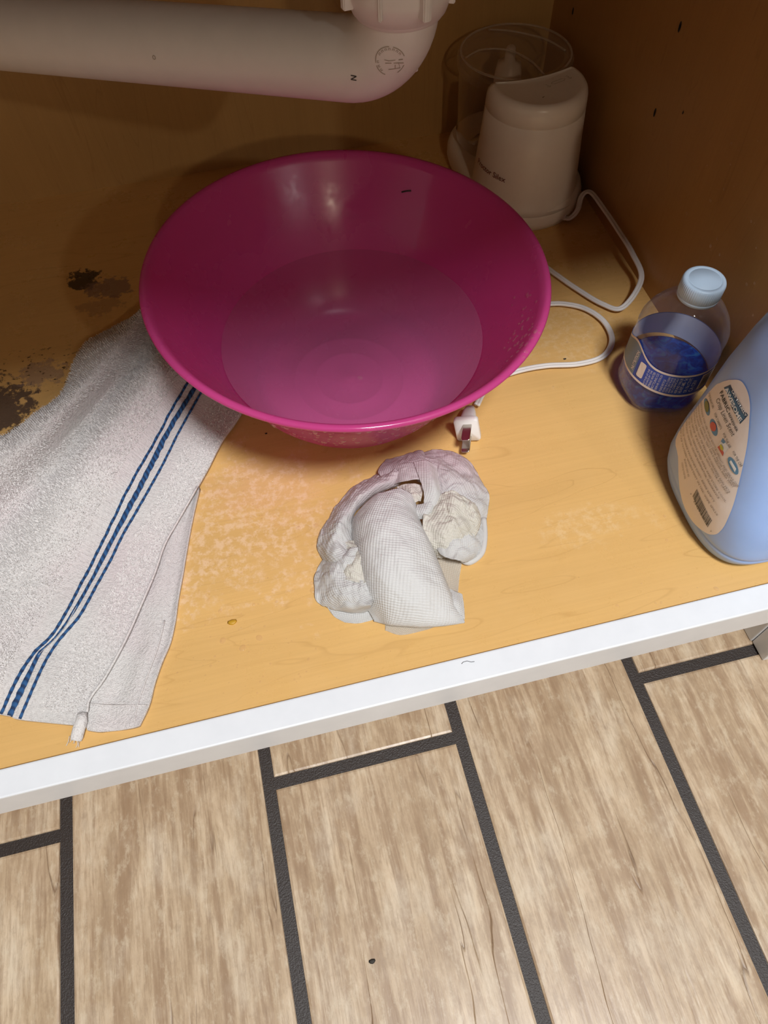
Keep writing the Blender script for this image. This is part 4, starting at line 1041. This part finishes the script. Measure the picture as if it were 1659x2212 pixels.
sheet('corner_ply', [[(950, 1262, 4), (978, 1276, 5), (998, 1284, 3)], [(960, 1300, 5), (985, 1305, 7), (1001, 1312, 3)], [(970, 1335, 3), (990, 1340, 3), (1003, 1338, 1)]], M_papersoft, crumple=.001, seed=5)
# loop of soft sheet on the left
o_ = [(712, 1235), (690, 1200), (688, 1170), (705, 1130), (735, 1085), (775, 1045), (812, 1025), (838, 1000)]
i_ = [(790, 1215), (768, 1180), (760, 1150), (766, 1120), (790, 1090), (825, 1068), (862, 1052), (880, 1030)]
sheet('left_loop', [[(a[0], a[1], .6), (a[0]*.75+b[0]*.25, a[1]*.75+b[1]*.25, 13), (a[0]*.45+b[0]*.55, a[1]*.45+b[1]*.55, 19), (a[0]*.15+b[0]*.85, a[1]*.15+b[1]*.85, 14), (b[0], b[1], 7)] for a, b in zip(o_, i_)], M_papersoft, crumple=.0030, freq=65, seed=1, foldamp=.0018)
# lower left crumple
o_ = [(712, 1190), (690, 1225), (677, 1262), (688, 1300), (715, 1318), (750, 1328), (800, 1318)]
i_ = [(790, 1190), (785, 1200), (782, 1220), (784, 1240), (790, 1262), (796, 1280), (802, 1300)]
sheet('lower_crumple', [[(a[0], a[1], .6), (a[0]*.7+b[0]*.3, a[1]*.7+b[1]*.3, 12), (a[0]*.35+b[0]*.65, a[1]*.35+b[1]*.65, 18), (b[0], b[1], 16)] for a, b in zip(o_, i_)], M_papersoft, k=(16, 20), crumple=.0038, freq=75, seed=7, foldamp=.0016)
sheet('middle_crumple', [[(715, 1180, 3), (745, 1168, 12), (780, 1170, 18)], [(705, 1215, 5), (745, 1210, 18), (785, 1210, 20)], [(715, 1250, 5), (750, 1255, 16), (788, 1258, 18)]], M_paperc, k=(24, 24), crumple=.0045, freq=85, seed=12, foldamp=.002)
# right hand mass
o_ = [(905, 985), (935, 974), (970, 972), (1000, 987), (1030, 1020), (1048, 1055), (1058, 1088), (1050, 1130), (1052, 1170), (1040, 1200), (1015, 1217)]
i_ = [(900, 1040), (920, 1050), (930, 1062), (935, 1075), (935, 1090), (930, 1110), (925, 1125), (930, 1145), (935, 1165), (940, 1185), (950, 1200)]
sheet('right_mass', [[(a[0], a[1], .6), (a[0]*.8+b[0]*.2, a[1]*.8+b[1]*.2, 9), (a[0]*.5+b[0]*.5, a[1]*.5+b[1]*.5, 17), (a[0]*.2+b[0]*.8, a[1]*.2+b[1]*.8, 15), (b[0], b[1], 12)] for a, b in zip(o_, i_)], M_papersoft, k=(14, 16), crumple=.0028, freq=60, seed=3, foldamp=.0018)
sheet('inner_fold', [[(930, 1075, 17), (975, 1068, 22), (1010, 1085, 19), (1032, 1110, 12)], [(915, 1110, 17), (975, 1105, 25), (1010, 1115, 22), (1035, 1135, 12)], [(912, 1140, 16), (970, 1138, 23), (1005, 1140, 20), (1030, 1155, 10)], [(922, 1175, 14), (965, 1178, 17), (995, 1175, 14), (1015, 1180, 6)], [(940, 1208, 3), (965, 1210, 5), (985, 1208, 4), (1000, 1205, 1.5)]], M_paperc, k=(18, 18), crumple=.0035, freq=80, seed=9, foldamp=.0026)
tube('twisted_edge', [Vector(a) for a in catmull([tuple(on(u, v, z)) for u, v, z in ((1045, 1120, .006), (1047, 1160, .005), (1040, 1195, .004), (1015, 1215, .003), (998, 1208, .003), (1005, 1195, .004), (1028, 1178, .006))], 6)], .0022, M_papersoft, pt, 8)
# top pink sheet and standing folds
sheet('pink_fold', [[(834, 994, 2), (870, 985, 6), (907, 973, 8), (922, 992, 8)], [(818, 1022, 7), (862, 1012, 18), (905, 1005, 20), (938, 1025, 13)], [(845, 1050, 14), (872, 1043, 22), (912, 1040, 23), (945, 1060, 15)]], M_papersoft, k=(22, 20), crumple=.0020, freq=60, seed=15, foldamp=.0012)
sheet('standing_fold', [[(893, 1000, 22), (918, 996, 25), (945, 1008, 22)], [(905, 1030, 26), (930, 1028, 29), (948, 1040, 25)], [(915, 1062, 26), (938, 1060, 28), (950, 1075, 22)], [(915, 1090, 22), (935, 1094, 22), (948, 1093, 17)]], M_papersoft, k=(20, 20), crumple=.0014, freq=60, seed=18, foldamp=.0006)
sheet('cream_core', [[(858, 1052, 18), (885, 1046, 22), (915, 1050, 20)], [(868, 1070, 18), (890, 1066, 22), (912, 1070, 20)], [(880, 1090, 16), (895, 1088, 20), (908, 1085, 18)]], M_paperc, k=(20, 20), crumple=.0028, freq=110, seed=21, foldamp=.001)
sheet('tucked_fold', [[(900, 1090, 20), (930, 1085, 24), (955, 1078, 18)], [(898, 1108, 20), (925, 1105, 23), (945, 1100, 17)], [(902, 1122, 16), (915, 1120, 18), (930, 1115, 14)]], M_papersoft, k=(16, 16), crumple=.0016, freq=70, seed=24)
# bright folded flap on top
sheet('folded_flap', [[(796, 1092, 10), (806, 1078, 20), (826, 1066, 26), (860, 1056, 27), (884, 1066, 23), (894, 1080, 18)],
                      [(765, 1120, 8), (778, 1112, 24), (812, 1108, 34), (858, 1104, 36), (890, 1112, 28), (905, 1124, 16)],
                      [(759, 1150, 6), (776, 1160, 24), (815, 1162, 36), (868, 1160, 36), (912, 1162, 28), (925, 1168, 15)],
                      [(771, 1215, 5), (784, 1225, 22), (825, 1225, 34), (885, 1222, 34), (932, 1220, 24), (947, 1222, 12)],
                      [(783, 1285, 3), (800, 1287, 15), (840, 1285, 26), (900, 1282, 27), (958, 1280, 17), (972, 1283, 7)],
                      [(806, 1335, 1.5), (822, 1337, 4), (850, 1343, 9), (915, 1346, 10), (975, 1340, 6), (1000, 1338, 2)],
                      [(809, 1340, 1), (825, 1344, 1.5), (850, 1348, 2), (915, 1353, 2), (975, 1349, 2), (1001, 1344, 1)]], M_paper, k=(20, 20), crumple=.0016, freq=55, seed=30, foldamp=.0007, thick=.0010)

# ------------------------------------------------------------ water drops and specks
sp = []
R2 = random.Random(11)
def floor_drop(u, v, r_): p_ = on(u, v, 0); sp.append((p_+Vector((0, 0, .00005)), (0, 0, 1), r_, .35))
for u, v, r_ in ((1547, 1272, .0021), (1333, 1308, .0012), (1416, 1303, .0010), (1428, 1302, .0009), (481, 1384, .0022), (524, 1400, .0022), (560, 1378, .0026), (476, 1320, .0016), (597, 1300, .0013), (548, 1306, .0013), (683, 1136, .0022), (645, 1141, .0020), (676, 1275, .0022), (690, 1166, .0022), (673, 1260, .0015), (450, 1296, .0012), (395, 1290, .0018), (398, 1262, .0013), (1440, 1167, .0012), (1435, 1115, .0012), (1225, 740, .0012), (1200, 725, .0014), (1180, 760, .0012), (1195, 835, .0009), (1165, 845, .0009)): floor_drop(u, v, r_)
for _ in range(210): floor_drop(R2.gauss(530, 95), R2.gauss(1070, 90) if R2.random() < .6 else R2.uniform(1180, 1500), R2.uniform(.0003, .0009))
for _ in range(60): floor_drop(R2.uniform(1150, 1659), R2.uniform(690, 1280), R2.uniform(.0003, .0007))
def in_towel(p_): return p_.x < -.13 and p_.y < .36 and (p_.y-.16)*.27+(-.14) > p_.x
sp = [s_ for s_ in sp if s_[0].x < .3 and s_[0].y > .16]
sp = [s_ for s_ in sp if not (s_[0].x < -.105+.28*(s_[0].y-.26) if s_[0].y > .26 else s_[0].x < -.105+.28*(s_[0].y-.26))]
drops('water_drops', sp, 'scattered clear water drops on the maple cabinet shelf', M_drop)
sp = []
for u, v, r_ in ((1659, 680, .0028), (1613, 614, .0013), (1630, 612, .0011), (1627, 681, .0010), (1628, 729, .0009), (1581, 309, .0010), (1336, 209, .0009), (1528, 357, .0009), (1564, 408, .0009), (1535, 433, .0012), (1484, 461, .0013), (1580, 447, .0008), (1623, 478, .0010), (1535, 531, .0014), (1549, 516, .0009), (1634, 535, .0009), (1445, 535, .0009), (1555, 550, .0010)):
    sp.append((at_x(u, v, XR)+Vector((-.0001, 0, 0)), (-1, 0, 0), r_, .4))
for _ in range(50):
    p_ = at_x(R2.uniform(1440, 1659), R2.uniform(250, 800), XR)
    if p_.z > .01: sp.append((p_+Vector((-.0001, 0, 0)), (-1, 0, 0), R2.uniform(.0003, .0007), .4))
drops('wall_splashes', sp, 'small water splashes dotted over the right-hand maple side wall', M_drop)
# crumbs
def crumb(u, v, z, r_, mat_, label, cat='crumb', surf_x=None):
    p_ = on(u, v, z); V = []; n_ = 8
    for k, (h, s_) in enumerate(((0, .8), (.4, 1), (.8, .6))):
        for j in range(n_): a = 2*math.pi*j/n_; V.append(p_+Vector((r_*s_*1.6*math.cos(a)*(1+.3*math.sin(3*a)), r_*s_*math.sin(a), r_*h*.6+.0002)))
    o = mk('crumb', V, grid_faces(3, n_, True)+[tuple(range(n_))[::-1], tuple(2*n_+j for j in range(n_))], mat_, base=p_); return tag(o, label, cat)
M_mus = plain('mustard', (.55, .30, .02), .5)
crumb(502, 1345, 0, .0022, M_mus, 'mustard coloured crumb on the shelf between towel and paper towel')
crumb(1220, 776, 0, .0009, M_dark, 'tiny dark crumb beside the cord loop on the shelf')
crumb(804, 2077, FZ, .0016, M_dark, 'tiny black crumb on the pale wood-look floor tile in front')
crumb(575, 937, 0, .0007, M_dark, 'tiny dark crumb on the shelf in front of the pink bowl')
bpy.context.view_layer.update()
